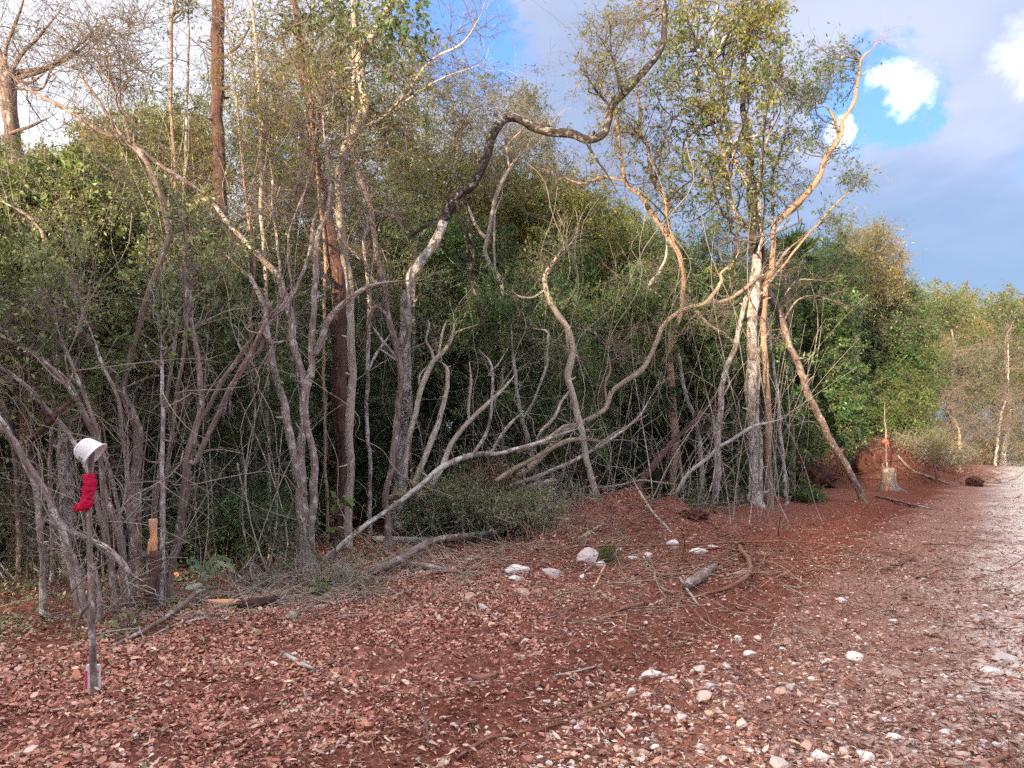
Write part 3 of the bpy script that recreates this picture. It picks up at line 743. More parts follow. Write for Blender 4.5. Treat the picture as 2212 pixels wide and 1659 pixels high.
# --- dark red trunk behind the vee
t = Tree('thick dark red fissured trunk rising between the vee tree and the pale lichen trunk', 11.8,
         [(737, 1182, 42), (735, 1103, 33), (740, 986, 34), (736, 886, 33), (733, 753, 31), (730, 653, 29), (723, 570, 27), (714, 500, 27), (700, 440, 24), (684, 366, 22), (676, 283, 20), (663, 206, 18), (650, 120, 14), (640, 30, 12), (632, -60, 10)],
         [[(680, 300, 10), (700, 220, 9), (715, 150, 7), (735, 60, 5)], [(664, 210, 9), (640, 160, 7), (610, 90, 6)], [(683, 360, 8), (655, 300, 6), (640, 230, 5)]], 'bark_red', sides=26, ridge=.10)
t.crown([(680, 60, 130, 80, 36), (640, 180, 80, 90, 26), (730, 200, 80, 90, 26), (690, 320, 80, 70, 16)], 'olive', .075, 34, .8, .45, 6)
t.crown([(700, 30, 110, 45, 12)], 'green', .10, 24, .5, .5, 6, nm='crown', clus=.4)

# --- pale crooked upper tree
t = Tree('pale crooked trunk forking high up in the middle of the left half', 11.2,
         [(752, 1160, 20), (757, 1000, 19), (764, 800, 18), (752, 600, 17), (738, 450, 18), (740, 360, 20), (753, 310, 21), (766, 283, 21), (779, 250, 21), (786, 220, 20), (784, 166, 19), (776, 110, 19)],
         [[(776, 110, 15), (766, 66, 12), (763, 16, 10), (760, -60, 8)], [(777, 108, 17), (793, 97, 17), (806, 70, 17), (822, 46, 18), (846, 8, 19), (870, -50, 16)],
          [(777, 150, 9), (750, 150, 9), (724, 164, 10)], [(760, 300, 7), (764, 230, 8), (760, 150, 8), (758, 80, 7)],
          [(770, 285, 8), (830, 245, 7), (880, 190, 6), (930, 130, 5), (1000, 90, 4), (1040, 30, 3)], [(850, 240, 6), (900, 200, 5), (950, 170, 4), (1040, 140, 3)]], 'bark_pale', flare=1.2)
t.twigs(60, 1.4, .005, .03, .3, 3, 260, 'twig', curl=.3)
t.crown([(790, 35, 70, 45, 12), (880, 60, 50, 70, 14), (860, 120, 50, 50, 10), (700, 60, 60, 50, 9)], 'green', .13, 16, .4, .5, 5, clus=.35, hang=.7)
t.crown([(860, 200, 90, 80, 30), (840, 300, 80, 60, 16)], 'olive', .06, 34, .6)

# --- slender brown stem in front of the lichen trunk
t = Tree('slender wavy brown stem standing just in front of the pale lichen trunk', 10.9,
         [(841, 1192, 18), (841, 1122, 15), (838, 1070, 14), (846, 1030, 14), (858, 970, 14), (864, 900, 14), (866, 830, 14), (864, 780, 14), (855, 735, 13), (843, 686, 13), (833, 620, 13), (822, 560, 12), (816, 516, 12), (806, 455, 11), (786, 406, 10), (770, 350, 10), (756, 300, 9), (752, 240, 7)],
         [[(866, 760, 8), (880, 720, 7), (874, 690, 6), (868, 660, 4)], [(842, 690, 8), (815, 660, 9), (800, 690, 7), (790, 720, 6)],
          [(834, 620, 7), (805, 605, 8), (790, 570, 9), (765, 545, 8), (740, 520, 6)], [(806, 455, 6), (850, 470, 5), (880, 520, 4)]], 'bark_brown', flare=1.1, sides=10)
t.twigs(60, .8, .004, .03, .3, 3, 700)

# --- the arching tree
t = Tree('lichen covered tree whose long dark limb arches across the sky in an S', 13.2,
         [(862, 1142, 42), (863, 1066, 34), (867, 980, 32), (871, 900, 30), (874, 800, 28), (877, 700, 26), (888, 610, 23), (915, 560, 21), (945, 516, 21), (958, 478, 22)],
         [[(956, 480, 20), (962, 466, 24), (983, 428, 23), (1019, 404, 20), (1036, 366, 20), (1053, 316, 20), (1073, 281, 20), (1092, 259, 20), (1110, 256, 20), (1130, 262, 19), (1156, 277, 20), (1200, 287, 20), (1233, 291, 20), (1263, 304, 18), (1291, 297, 18), (1309, 267, 16), (1321, 232, 16), (1356, 197, 15), (1381, 163, 15), (1418, 127, 14), (1434, 90, 13), (1431, 40, 12), (1428, 0, 12), (1426, -80, 10)],
          [(1002, 418, 9), (1012, 480, 9), (1017, 553, 9), (1014, 596, 9), (1030, 646, 9), (1043, 703, 8), (1056, 745, 6)], [(985, 430, 7), (1000, 490, 6), (1010, 540, 4)],
          [(960, 475, 8), (935, 480, 10), (900, 500, 9)], [(1345, 205, 5), (1335, 170, 5), (1320, 120, 4), (1290, 70, 3)], [(1320, 235, 5), (1280, 180, 5), (1260, 140, 3)],
          [(1262, 302, 5), (1300, 360, 5), (1330, 410, 4)], [(878, 690, 10), (905, 640, 8), (940, 620, 5)]], 'bark_dark', dd=.1, flare=1.25, sides=16, ridge=.03, wob=.1)
next(c for c in t.root.children if c.name.startswith('trunk')).data.materials[0] = MAT['bark_lichen']
t.crown([(1330, 110, 80, 90, 40), (1380, 40, 70, 50, 28), (1300, 170, 50, 60, 18)], 'olive', .07, 22, .7, .42, 6)
t.twigs(40, 1.2, .005, .02, .4, 3, 420)

# --- pale slim trunk on the mound
t = Tree('pale tan slim trunk with a bent knee, rooted on the red earth mound', 13.3,
         [(1290, 1082, 16), (1281, 1040, 14), (1273, 1003, 14), (1256, 913, 14), (1243, 853, 14), (1232, 813, 15), (1234, 785, 16), (1239, 755, 12), (1229, 713, 13), (1202, 670, 13), (1181, 628, 12), (1182, 593, 11), (1200, 566, 9), (1211, 545, 6)],
         [[(1229, 846, 5), (1210, 870, 6), (1193, 900, 7), (1167, 930, 7), (1156, 955, 7)], [(1178, 625, 5), (1150, 643, 4), (1120, 640, 3), (1106, 628, 3)], [(1222, 700, 5), (1226, 740, 5), (1232, 780, 5)]], 'bark_pale', flare=1.2)
t.twigs(30, .7, .004, .04, .3, 2, 900, 'twig_pale')
t.crown([(1205, 530, 70, 50, 22), (1150, 600, 40, 40, 8)], 'green', .07, 22, .5)

# --- bent tree out of the brush heap
t = Tree('bent pale limb sweeping up from the heap of brush towards the right hand trunks', 13.0,
         [(1118, 1030, 15), (1159, 993, 14), (1199, 953, 12), (1229, 926, 11), (1283, 900, 11), (1309, 880, 11), (1323, 846, 11), (1349, 823, 11), (1379, 803, 11), (1406, 766, 10), (1421, 730, 10), (1433, 703, 10), (1453, 684, 9), (1483, 666, 8), (1523, 656, 8), (1573, 646, 8), (1616, 616, 7), (1646, 594, 6)],
         [[(1490, 662, 7), (1520, 655, 8), (1540, 630, 8), (1557, 605, 7), (1556, 590, 6), (1580, 570, 5), (1595, 545, 4)], [(1500, 665, 4), (1530, 705, 5), (1560, 720, 5), (1585, 745, 4)], [(1312, 875, 5), (1306, 830, 5), (1318, 800, 4), (1314, 760, 3)]], 'bark_tan', dd=3.2, flare=1.0, rooted=False)
t.twigs(30, .7, .004, .03, .3, 2, 900, 'twig_pale')
t.crown([(1460, 690, 45, 40, 10)], 'bright', .07, 22, .3)

# --- middle trunks right of centre
t = Tree('brown trunk with sunlit orange upper stem, left of the paired right hand trunks', 16.6,
         [(1459, 1085, 20), (1457, 1046, 17), (1457, 953, 18), (1453, 886, 18), (1450, 820, 15), (1450, 770, 13), (1459, 713, 12), (1469, 686, 11), (1476, 653, 11), (1476, 603, 10), (1466, 553, 10), (1450, 520, 10), (1439, 500, 10), (1403, 450, 10), (1386, 423, 9), (1353, 393, 8), (1340, 333, 6), (1336, 283, 5), (1318, 220, 4)],
         [[(1455, 525, 9), (1446, 493, 10), (1436, 433, 10), (1416, 400, 9), (1404, 366, 9), (1399, 316, 8), (1380, 286, 8), (1383, 233, 7), (1370, 180, 5)],
          [(1403, 366, 5), (1430, 320, 5), (1440, 290, 4), (1460, 250, 3)], [(1416, 400, 5), (1425, 350, 4), (1428, 300, 3)], [(1470, 1060, 8), (1466, 980, 7), (1463, 900, 5)],
          [(1353, 393, 5), (1300, 380, 6), (1250, 395, 6), (1200, 370, 5)]], 'bark_orange', ridge=.03)
t.crown([(1390, 330, 70, 80, 26), (1330, 260, 60, 60, 18), (1250, 370, 70, 40, 16), (1450, 400, 60, 70, 30), (1400, 230, 60, 60, 20)], 'olive', .08, 30, .8)
t.twigs(50, 1.0, .005, .03, .4, 3, 480)
t = Tree('white patched crooked pole slanting behind the brown and orange trunk', 17.2,
         [(1516, 1078, 13), (1513, 1040, 12), (1508, 953, 11), (1496, 903, 10), (1476, 836, 10), (1460, 760, 10), (1443, 726, 9), (1424, 686, 9), (1407, 643, 10), (1403, 614, 9), (1420, 592, 8), (1436, 560, 6), (1440, 520, 5)], (), 'bark_white', flare=1.1, sides=8)
t.twigs(20, .8, .004, .05, .4, 2, 700)
t = Tree('lichen mottled slanting trunk leaning right into the paired right hand trunks', 16.2,
         [(1541, 1092, 18), (1543, 1060, 15), (1546, 970, 14), (1553, 886, 13), (1563, 813, 12), (1583, 746, 11), (1599, 680, 10), (1613, 626, 10), (1628, 590, 8), (1640, 540, 6)],
         [[(1549, 960, 6), (1542, 920, 5), (1530, 860, 4)], [(1585, 740, 5), (1560, 716, 5), (1530, 700, 4), (1500, 668, 3)], [(1563, 850, 3), (1575, 830, 4), (1568, 800, 3)]], 'bark_lichen', flare=1.1, sides=10)
t.twigs(24, .8, .004, .05, .3, 2, 800)

# --- big pair on the right
t = Tree('tall crowned grey tree, biggest on the right, its leafy top leaving the frame', 16.4,
         [(1636, 1112, 32), (1634, 1070, 24), (1631, 986, 23), (1627, 886, 22), (1625, 753, 22), (1627, 686, 22), (1632, 620, 22), (1636, 560, 20), (1634, 545, 19)],
         [dict(bark='bark_dark', pts=[(1635, 556, 17), (1624, 500, 18), (1617, 416, 17), (1619, 350, 17), (1614, 300, 15), (1605, 240, 13), (1600, 160, 11), (1606, 70, 9), (1600, -40, 7)]),  # dark bark stands in for the upper limb's shadowed silhouette
          [(1618, 400, 12), (1600, 360, 11), (1584, 310, 11), (1568, 250, 11), (1564, 200, 12), (1553, 172, 12), (1537, 145, 9), (1520, 120, 8), (1504, 95, 6), (1500, 40, 5)],
          [(1540, 148, 9), (1546, 125, 8), (1565, 95, 8), (1580, 55, 7), (1590, 10, 5)], [(1545, 120, 8), (1542, 80, 7), (1548, 30, 6), (1552, -30, 5)],
          [(1622, 500, 10), (1594, 470, 9), (1575, 420, 8), (1562, 350, 8), (1540, 270, 6), (1520, 200, 4)], [(1636, 560, 9), (1646, 500, 9), (1640, 420, 8), (1650, 350, 7), (1665, 280, 5), (1690, 200, 4)],
          [(1640, 1090, 10), (1645, 1000, 9), (1640, 880, 8), (1640, 760, 7)], [(1617, 1080, 9), (1616, 960, 9), (1612, 840, 8), (1617, 700, 8)], [(1560, 340, 5), (1595, 300, 4), (1640, 290, 4), (1660, 240, 3)]], 'bark_lichen', sides=16, ridge=.05, flare=1.3)
t.crown([(1540, 60, 140, 70, 44), (1630, 60, 80, 60, 30), (1480, 200, 70, 60, 26), (1560, 200, 60, 60, 18), (1600, 310, 100, 50, 22), (1520, 350, 60, 50, 16), (1670, 180, 50, 60, 20), (1430, 110, 40, 50, 12), (1650, 10, 60, 40, 16)], 'olive', .10, 44, 1.3, .44, 7, clus=.36)
t.crown([(1560, 430, 120, 70, 34), (1650, 370, 60, 90, 20), (1690, 130, 40, 70, 16), (1550, 130, 150, 100, 30), (1470, 300, 60, 70, 20)], 'green', .09, 40, 1.2, .42, 6, clus=.36)
t.twigs(60, 1.2, .005, .03, .4, 3, 500)
t = Tree('sunlit orange limb forking out over the sky at the right, bare broken end', 16.9,
         [(1661, 1100, 18), (1660, 1000, 15), (1657, 880, 14), (1652, 760, 13), (1650, 680, 12), (1653, 620, 12), (1666, 580, 12), (1669, 530, 11), (1672, 492, 12), (1709, 453, 13), (1746, 416, 13), (1769, 383, 12), (1782, 340, 11), (1806, 306, 11), (1817, 283, 10), (1820, 260, 9), (1846, 223, 8), (1851, 183, 7), (1857, 150, 6), (1859, 133, 6), (1870, 118, 5), (1886, 105, 5)],
         [[(1812, 292, 7), (1803, 255, 7), (1792, 240, 5), (1776, 225, 4)], [(1855, 165, 4), (1868, 158, 3), (1877, 145, 2)],
          [(1670, 510, 6), (1667, 440, 5), (1672, 360, 5), (1690, 310, 4), (1698, 270, 3)], [(1700, 465, 7), (1730, 440, 5), (1760, 390, 4)],
          [(1655, 620, 6), (1700, 560, 5), (1760, 490, 5), (1822, 425, 4), (1870, 390, 3)], [(1658, 600, 5), (1700, 545, 5), (1726, 520, 4)]], 'bark_orange', dd=-.6, flare=1.2)
t.crown([(1770, 180, 70, 50, 26), (1740, 250, 60, 60, 26), (1800, 100, 50, 30, 10), (1730, 170, 50, 50, 16), (1800, 150, 50, 40, 14), (1800, 320, 26, 26, 8)], 'dark', .085, 26, .5, .38, 6, clus=.35, hang=.1)
t.crown([(1855, 400, 30, 40, 10), (1790, 470, 50, 26, 16), (1830, 370, 40, 30, 8)], 'dark', .09, 20, .4, .36, 5, clus=.35, hang=.05)
t.crown([(1730, 340, 50, 50, 18), (1700, 400, 40, 50, 14)], 'dark', .07, 20, .6, .4, 6)
t = Tree('dark slim trunk standing tight behind the big grey tree on the right', 17.6,
         [(1664, 1070, 15), (1660, 960, 13), (1655, 800, 12), (1645, 640, 12), (1650, 560, 11), (1640, 470, 10), (1632, 400, 9)], (), 'bark_red', flare=1.1)
t = Tree('thin grey pole between the big grey tree and the leaning trunk', 17.8,
         [(1698, 1090, 12), (1697, 1063, 9), (1690, 960, 9), (1682, 870, 9), (1672, 800, 8), (1662, 730, 8), (1655, 660, 7), (1648, 600, 5)], (), 'bark_lichen', flare=1.1, sides=8)
# --- leaning trunk
t = Tree('straight brown trunk leaning left over the clearing, foot beside the stump', 19.6,
         [(1866, 1079, 18), (1860, 1068, 15), (1836, 1017, 15), (1799, 955, 15), (1769, 898, 15), (1743, 838, 15), (1726, 785, 14), (1698, 718, 13), (1680, 668, 13), (1661, 628, 12), (1645, 590, 10), (1630, 540, 8), (1618, 480, 6)],
         [[(1690, 700, 4), (1720, 650, 4), (1760, 640, 3), (1800, 650, 2)], [(1680, 665, 4), (1720, 610, 4), (1770, 605, 3)]], 'bark_brown', flare=1.15, dd=-2.2)
t.twigs(36, 1.1, .006, .06, .2, 2, 760)

# --- upright stems between the arching tree and the brush heap
t = Tree('crooked pale stem with a Y fork standing behind the brush heap, centre of the wood', 15.0,
         [(1090, 1060, 12), (1086, 960, 10), (1085, 853, 9), (1084, 753, 8), (1080, 670, 7), (1082, 610, 10), (1062, 578, 10), (1050, 546, 10), (1053, 516, 10), (1063, 450, 9), (1073, 416, 8), (1106, 353, 7), (1140, 320, 5)],
         [[(1053, 516, 8), (1036, 500, 8), (1018, 470, 7), (1005, 430, 5)], [(1070, 600, 5), (1070, 540, 5), (1068, 470, 5), (1085, 420, 4)], [(1100, 360, 5), (1095, 320, 5), (1110, 300, 4), (1130, 280, 3)]], 'bark_pale', sides=8)
t.twigs(40, 1.3, .005, .05, .5, 3, 480)
t = Tree('white barked leaning stem rising out of the back of the brush heap', 14.2,
         [(1176, 1085, 12), (1172, 1068, 11), (1154, 1013, 11), (1140, 960, 11), (1127, 903, 10), (1116, 846, 8), (1110, 770, 7), (1104, 700, 6)],
         [[(1128, 905, 5), (1150, 870, 5), (1180, 800, 6), (1184, 760, 7), (1186, 720, 6), (1170, 712, 4)]], 'bark_white', sides=8)
t = Tree('grey straight stem behind the red trunk, left of the arching tree', 12.6,
         [(800, 1150, 9), (800, 1000, 9), (796, 850, 9), (798, 700, 9), (796, 600, 8), (790, 520, 7), (800, 440, 6)], [[(796, 800, 5), (815, 760, 6), (845, 720, 5)], [(860, 780, 6), (830, 740, 7), (800, 700, 7)]], 'bark_lichen', sides=8)
t = Tree('slim straight grey pole hugging the right side of the lichen trunk', 13.8,
         [(885, 1130, 8), (886, 950, 8), (888, 800, 8), (892, 680, 7), (897, 560, 6), (905, 480, 4)], (), 'bark_grey', sides=8)
# --- the clump of stems on the left
LS = 'stems of the thicket at the left'
def stem(label, d, pts, bark='bark_brown', br=(), tw=10, dd=0.0, **kw):
    t = Tree(label, d, pts, br, bark, 'shrub_stem', 'stem', dd=dd, group=LS, sides=9, flare=kw.pop('flare', 1.15), **kw)
    if tw:
        t.twigs(tw, .7, .004, .05, .3, 2)
        t.twigs(5, 1.2, .009, .05, 1.1, 2, curl=.28, sub=5, mat=R.choice(['twig', 'twig_pale']))
        e = pts[-1]; t.crown([(e[0], e[1] - 10, 60, 50, 7)], 'vine', .06, 14, .4, .5, 5)
    return t
stem('forked grey shrub stem with a hacked off head, nearest the leaning stake', 6.6,
     [(214, 1362, 22), (196, 1346, 19), (180, 1322, 18), (164, 1300, 18), (152, 1239, 18), (144, 1185, 19), (138, 1150, 22), (120, 1120, 15), (104, 1085, 14), (80, 1040, 14), (45, 985, 14), (0, 903, 13), (-60, 840, 11)], 'bark_grey',
     [[(138, 1150, 12), (160, 1150, 12), (190, 1164, 11), (225, 1180, 12), (255, 1210, 13), (277, 1240, 13)], [(134, 1148, 9), (120, 1134, 9), (103, 1124, 8)], [(190, 1340, 14), (175, 1290, 14), (168, 1250, 13), (158, 1200, 12)], [(205, 1355, 15), (213, 1320, 13), (208, 1270, 11), (202, 1220, 9)]])
stem('dark stem rising straight beside the red sock', 7.0, [(249, 1312, 15), (244, 1290, 13), (233, 1216, 12), (226, 1106, 10), (222, 1000, 9), (212, 940, 8), (192, 880, 8), (160, 800, 7), (120, 700, 6)], 'bark_brown')
stem('reddish stem leaning left behind the white bowl and arching to the left edge', 7.2, [(276, 1310, 22), (268, 1270, 19), (258, 1190, 17), (244, 1120, 15), (228, 1050, 13), (213, 953, 11), (160, 853, 10), (100, 783, 9), (0, 726, 8), (-60, 705, 6)], 'bark_brown')
stem('second arching stem below it, meeting the left edge lower down', 7.3, [(262, 1308, 14), (240, 1200, 12), (205, 1060, 11), (160, 950, 11), (100, 880, 10), (60, 835, 9), (0, 793, 8), (-60, 760, 6)], 'bark_grey')
stem('thin whip arching left across the thicket above the bowl', 7.4, [(282, 1305, 10), (262, 1180, 9), (236, 1020, 8), (180, 900, 8), (140, 820, 7), (60, 760, 6), (0, 720, 5)], 'bark_grey')
stem('straight greenish grey pole right behind the cut orange stub', 7.45, [(344, 1306, 13), (347, 1200, 11), (350, 1103, 11), (347, 986, 9), (350, 786, 7), (347, 713, 5)], 'bark_lichen')
stem('slim pole twinned with the greenish one, a hand to its right', 7.6, [(354, 1300, 10), (356, 1180, 9), (360, 1053, 9), (376, 903, 8), (393, 786, 8), (403, 686, 8), (405, 586, 7), (400, 500, 5)], 'bark_brown')
stem('stout reddish stem leaning right and forking at the joint, right edge of the left thicket', 7.7, [(362, 1284, 21), (368, 1240, 18), (379, 1189, 18), (398, 1106, 18), (413, 1020, 18), (428, 930, 15), (436, 880, 13), (434, 830, 12), (426, 760, 11), (415, 690, 9), (410, 600, 6)], 'bark_brown',
     [[(420, 1000, 12), (433, 980, 12), (466, 913, 12), (493, 853, 12), (533, 780, 12), (556, 740, 11), (580, 690, 9)], [(436, 905, 9), (455, 870, 10), (483, 813, 10), (520, 760, 9), (556, 716, 8)], [(408, 1040, 6), (400, 1000, 6), (392, 960, 5)]])
stem('bare grey stem with a swelling, between the stake and the forked sapling', 7.5, [(288, 1300, 13), (284, 1200, 11), (276, 1100, 11), (270, 1010, 10), (262, 920, 9), (255, 850, 8), (225, 790, 7), (190, 700, 6)], 'bark_grey')
stem('slim reddish stem crossing between the forked sapling and the cut stub', 7.9, [(318, 1296, 11), (326, 1200, 10), (338, 1080, 9), (352, 960, 8), (366, 840, 8), (380, 720, 7), (395, 620, 5)], 'bark_brown')
stem('thick mottled trunk half hidden behind the bowl and sock', 8.8, [(148, 1225, 30), (146, 1150, 30), (143, 1050, 30), (138, 950, 28), (128, 860, 24), (122, 790, 16), (118, 730, 8)], 'bark_lichen')
stem('curving pale stem at the far left edge, arching out of the frame', 7.0, [(95, 1240, 14), (92, 1150, 13), (82, 1060, 13), (60, 1000, 12), (30, 950, 11), (-20, 900, 10)], 'bark_grey')
stem('slender upright grey stem left of the mottled trunk', 8.4, [(112, 1220, 9), (112, 1100, 9), (108, 980, 8), (115, 860, 7), (128, 740, 6), (150, 640, 5)], 'bark_grey')
stem('grey stem rising at the left edge below the creeper', 8.6, [(40, 1215, 12), (44, 1100, 11), (30, 980, 10), (10, 880, 10), (-20, 780, 8)], 'bark_brown')
stem('hooked dead limb curling out of the creeper near the left edge', 8.8, [(118, 1150, 9), (130, 900, 9), (128, 720, 9), (122, 640, 9), (110, 600, 9), (97, 545, 9), (85, 495, 8), (50, 460, 7), (5, 437, 5)], 'bark_grey')
stem('dark leaning limb under the creeper, left of the forked sapling', 9.2, [(240, 1160, 15), (225, 1000, 14), (190, 790, 14), (165, 690, 14), (145, 640, 13), (125, 560, 11), (118, 480, 8)], 'bark_red')
t = stem('long thin pole running up beside the tall straight trunk', 11.5, [(455, 1150, 8), (452, 1000, 7), (440, 800, 7), (398, 620, 7), (396, 470, 7), (402, 330, 7), (407, 200, 6), (408, 60, 5), (405, -40, 4)], 'bark_grey')
t = stem('thin dangling reddish pole left of the tall straight trunk, against the sky', 11.0, [(360, 1150, 7), (362, 900, 7), (372, 640, 7), (380, 420, 7), (368, 250, 7), (366, 100, 7), (372, 30, 6), (390, -20, 5)], 'bark_orange')
t.crown([(375, 15, 40, 25, 8)], 'green', .07, 18, .4)
stem('fine pale stem left of the vee tree, half way to the tall trunk', 11.2, [(545, 1140, 8), (548, 1000, 7), (545, 850, 7), (540, 700, 7), (546, 560, 6), (530, 430, 6), (520, 300, 5), (500, 150, 4), (490, 40, 4)], 'bark_orange')
stem('slim stem rising behind the vee tree on its right', 11.4, [(705, 1150, 8), (702, 1000, 7), (700, 850, 7), (697, 700, 7), (702, 560, 7), (690, 420, 6), (675, 300, 6), (668, 200, 5), (655, 60, 4)], 'bark_orange')
# the dead broken piece lodged in the stems
t = Tree('short dark broken limb lodged across the stems left of the bowl', 6.9, [(66, 955, 9), (95, 925, 12), (112, 908, 14), (135, 885, 12), (152, 866, 8)], [[(108, 910, 8), (92, 880, 8), (88, 862, 6)]], 'rotten', 'broken_limb', 'branch', rooted=False)

# --- trees by the track on the right
def far_tree(label, d, trunk, crown, pal, size=.12, bark='bark_grey', per=26, br=(), clus=.7, spread=1.0, tw=20, **kw):
    t = Tree(label, d, trunk, br, bark, sides=8, wob=.2, **kw)
    t.crown(crown, pal, size, per, spread, .5, 6, clus=clus, up=.8)
    if tw: t.twigs(tw, 1.6, .009, .12, .3, 2)
    return t
far_tree('pink and yellow tipped tree top standing above the green wall at the right', 31, [(1850, 1000, 12), (1852, 800, 10), (1862, 650, 8), (1880, 560, 5), (1895, 500, 3)], [(1880, 530, 60, 40, 40), (1850, 590, 60, 50, 40), (1920, 570, 50, 50, 30)], 'rust', .12)
far_tree('dark rounded evergreen leaning over the earth heap on the right', 33, [(1925, 985, 10), (1922, 870, 9), (1925, 760, 9), (1935, 690, 7), (1940, 640, 4)], [(1920, 680, 90, 50, 90), (1850, 700, 80, 70, 80), (1970, 690, 50, 50, 40), (1800, 640, 70, 60, 60)], 'dark', .12, 'bark_dark', 40)
far_tree('bright green tree just past the dark evergreen, against the sky', 44, [(2062, 985, 12), (2058, 860, 10), (2060, 760, 7), (2050, 680, 5)], [(2045, 660, 45, 30, 40), (2080, 700, 50, 50, 50), (2010, 690, 40, 40, 30)], 'bright', .17, per=30, clus=1.0)
far_tree('grey green spreading tree at the far right, thin leaning stems below', 46, [(2168, 985, 11), (2180, 900, 9), (2176, 820, 8), (2172, 760, 6), (2178, 690, 4)], [(2160, 680, 60, 40, 60), (2200, 740, 40, 50, 50), (2120, 760, 50, 40, 30), (2250, 700, 50, 50, 30)], 'green', .17, 'bark_lichen', 30, clus=1.0)
far_tree('white barked thin tree at the right edge where the track ends', 40, [(2150, 1000, 6), (2154, 960, 6), (2164, 890, 5), (2176, 850, 4), (2178, 780, 3), (2176, 720, 2)], [(2185, 760, 50, 50, 26), (2160, 830, 40, 30, 12)], 'green', .13, 'bark_lichen', 22, clus=.8)
far_tree('forked dark bush tree between the bright green tree and the track end', 40, [(2048, 990, 9), (2052, 900, 8), (2050, 860, 9), (2060, 830, 7), (2074, 790, 5)], [(2090, 790, 60, 40, 50), (2040, 820, 50, 40, 30), (2130, 830, 40, 40, 24)], 'green', .13, 'bark_dark', 24, [[(2050, 860, 6), (2040, 830, 5), (2046, 800, 4)]], clus=.8)
far_tree('snapped pale pole standing by the brush at the end of the track', 33, [(2071, 995, 9), (2072, 960, 8), (2070, 925, 6)], [(2030, 980, 30, 20, 8)], 'grey', .08, 'bark_tan', 10, clus=.5)
# fan palm behind the big trunk
pr = empty('fan_palm', G(1700, 1062) * 0 + np.array([*P(1712, 1000, 21.5)[:2], 0.0]), 'small fan palm showing its spiky leaves beside the big grey tree', 'palm')
bx = P(1700, 560, 21.5); V, f, bk = limb(spline([[pr.location[0], 21.5, -.1, .10], [pr.location[0] - .05, 21.5, 2.5, .09], [*bx, .08]], .2), 9)
mesh_np('trunk', V, f, 'bark_brown', pr, {'bk': ('FLOAT_VECTOR', bk)})
for q in range(16):
    a = R.uniform(0, 6.28); el = R.uniform(-.2, 1.2); dr = np.array([math.cos(a) * math.cos(el), math.sin(a) * math.cos(el), math.sin(el)])
    hub = bx + dr * R.uniform(.35, .6); nb = 22
    side = unit(np.cross(dr, R.normal(0, .3, 3) + [0, 0, 1])); ang = np.linspace(-1.9, 1.9, nb)
    dv = dr[None] * np.cos(ang)[:, None] + side[None] * np.sin(ang)[:, None] - np.array([0, 0, .12])
    V1, Q1, b1 = tubes(np.stack([bx, (bx + hub) / 2 + [0, 0, .03], hub])[None], np.full((1, 3), .008), 4)
    V2, F2, c2 = leaves(np.repeat(hub[None], nb, 0), dv, np.full(nb, .55), pick('green', nb, .1), .07, .3, np.repeat(np.cross(dr, side)[None], nb, 0))
    o = mesh_np('frond', np.vstack([V1, V2]), [Q1, F2 + len(V1)], 'leaf', pr, {'col': ('FLOAT_COLOR', np.vstack([np.full((len(V1), 3), .1), c2]))}, smooth=False)

# ------------------------------------------------------------------ fallen limbs and the heap in the middle
def fallen(name, label, d0, d1, pts, bark, br=(), cat='branch', tw=0, rooted=False, ridge=0):
    t = Tree(label, d0, pts, (), bark, name, cat, dd=d1 - d0, sides=10, rooted=rooted, flare=1.0, ridge=ridge, wob=.04, kink=.2)
    t.stubs(4)
    for b in br: t.branch(b)
    if tw: t.twigs(tw, .6, .004, .05, .3, 2, mat='twig_pale')
    return t
fallen('fallen_branch', 'long pale fallen limb slanting up from the vee tree foot across the brush heap', 9.9, 12.6,
       [(700, 1208, 11), (740, 1176, 11), (786, 1136, 10), (830, 1106, 10), (890, 1064, 11), (920, 1040, 12), (953, 1010, 13), (1020, 983, 12), (1073, 980, 9), (1106, 972, 9), (1166, 956, 8), (1200, 942, 7), (1250, 925, 6)], 'bark_lichen',
       [[(1020, 983, 8), (1050, 936, 7), (1063, 870, 6), (1058, 790, 6), (1034, 755, 4)], [(1060, 980, 7), (1086, 940, 7), (1106, 914, 7), (1125, 895, 5)], [(1055, 810, 4), (1075, 790, 4), (1100, 750, 3)]], tw=16)
fallen('fallen_branch', 'pale limb leaning from the broken orange wood up right of the lichen trunk', 12.0, 13.0,
       [(893, 1052, 13), (923, 970, 13), (943, 920, 12), (962, 860, 10), (967, 815, 9), (966, 795, 8), (953, 782, 5)], 'bark_pale', tw=6)
fallen('fallen_branch', 'forked crooked pale limb standing against the lichen trunk', 12.3, 13.2,
       [(876, 1040, 11), (878, 986, 11), (884, 936, 12), (900, 870, 12), (911, 833, 12), (936, 780, 11), (963, 753, 9), (979, 722, 8), (981, 698, 5)], 'bark_pale',
       [[(937, 778, 7), (930, 755, 6), (918, 735, 5), (926, 700, 5), (922, 690, 3)], [(978, 722, 4), (1000, 712, 4), (1036, 700, 3)], [(946, 772, 5), (957, 715, 5), (965, 690, 4)], [(908, 838, 5), (905, 815, 5), (922, 790, 4)]], tw=14)
fallen('fallen_branch', 'straight pale limb slanting right through the middle of the brush heap', 12.0, 13.0,
       [(928, 1056, 13), (953, 1010, 13), (980, 953, 11), (1013, 913, 10), (1046, 880, 9), (1086, 843, 7), (1120, 800, 4)], 'bark_pale', [[(1013, 913, 6), (1012, 870, 6), (1018, 820, 5), (1014, 780, 4)]], tw=14)
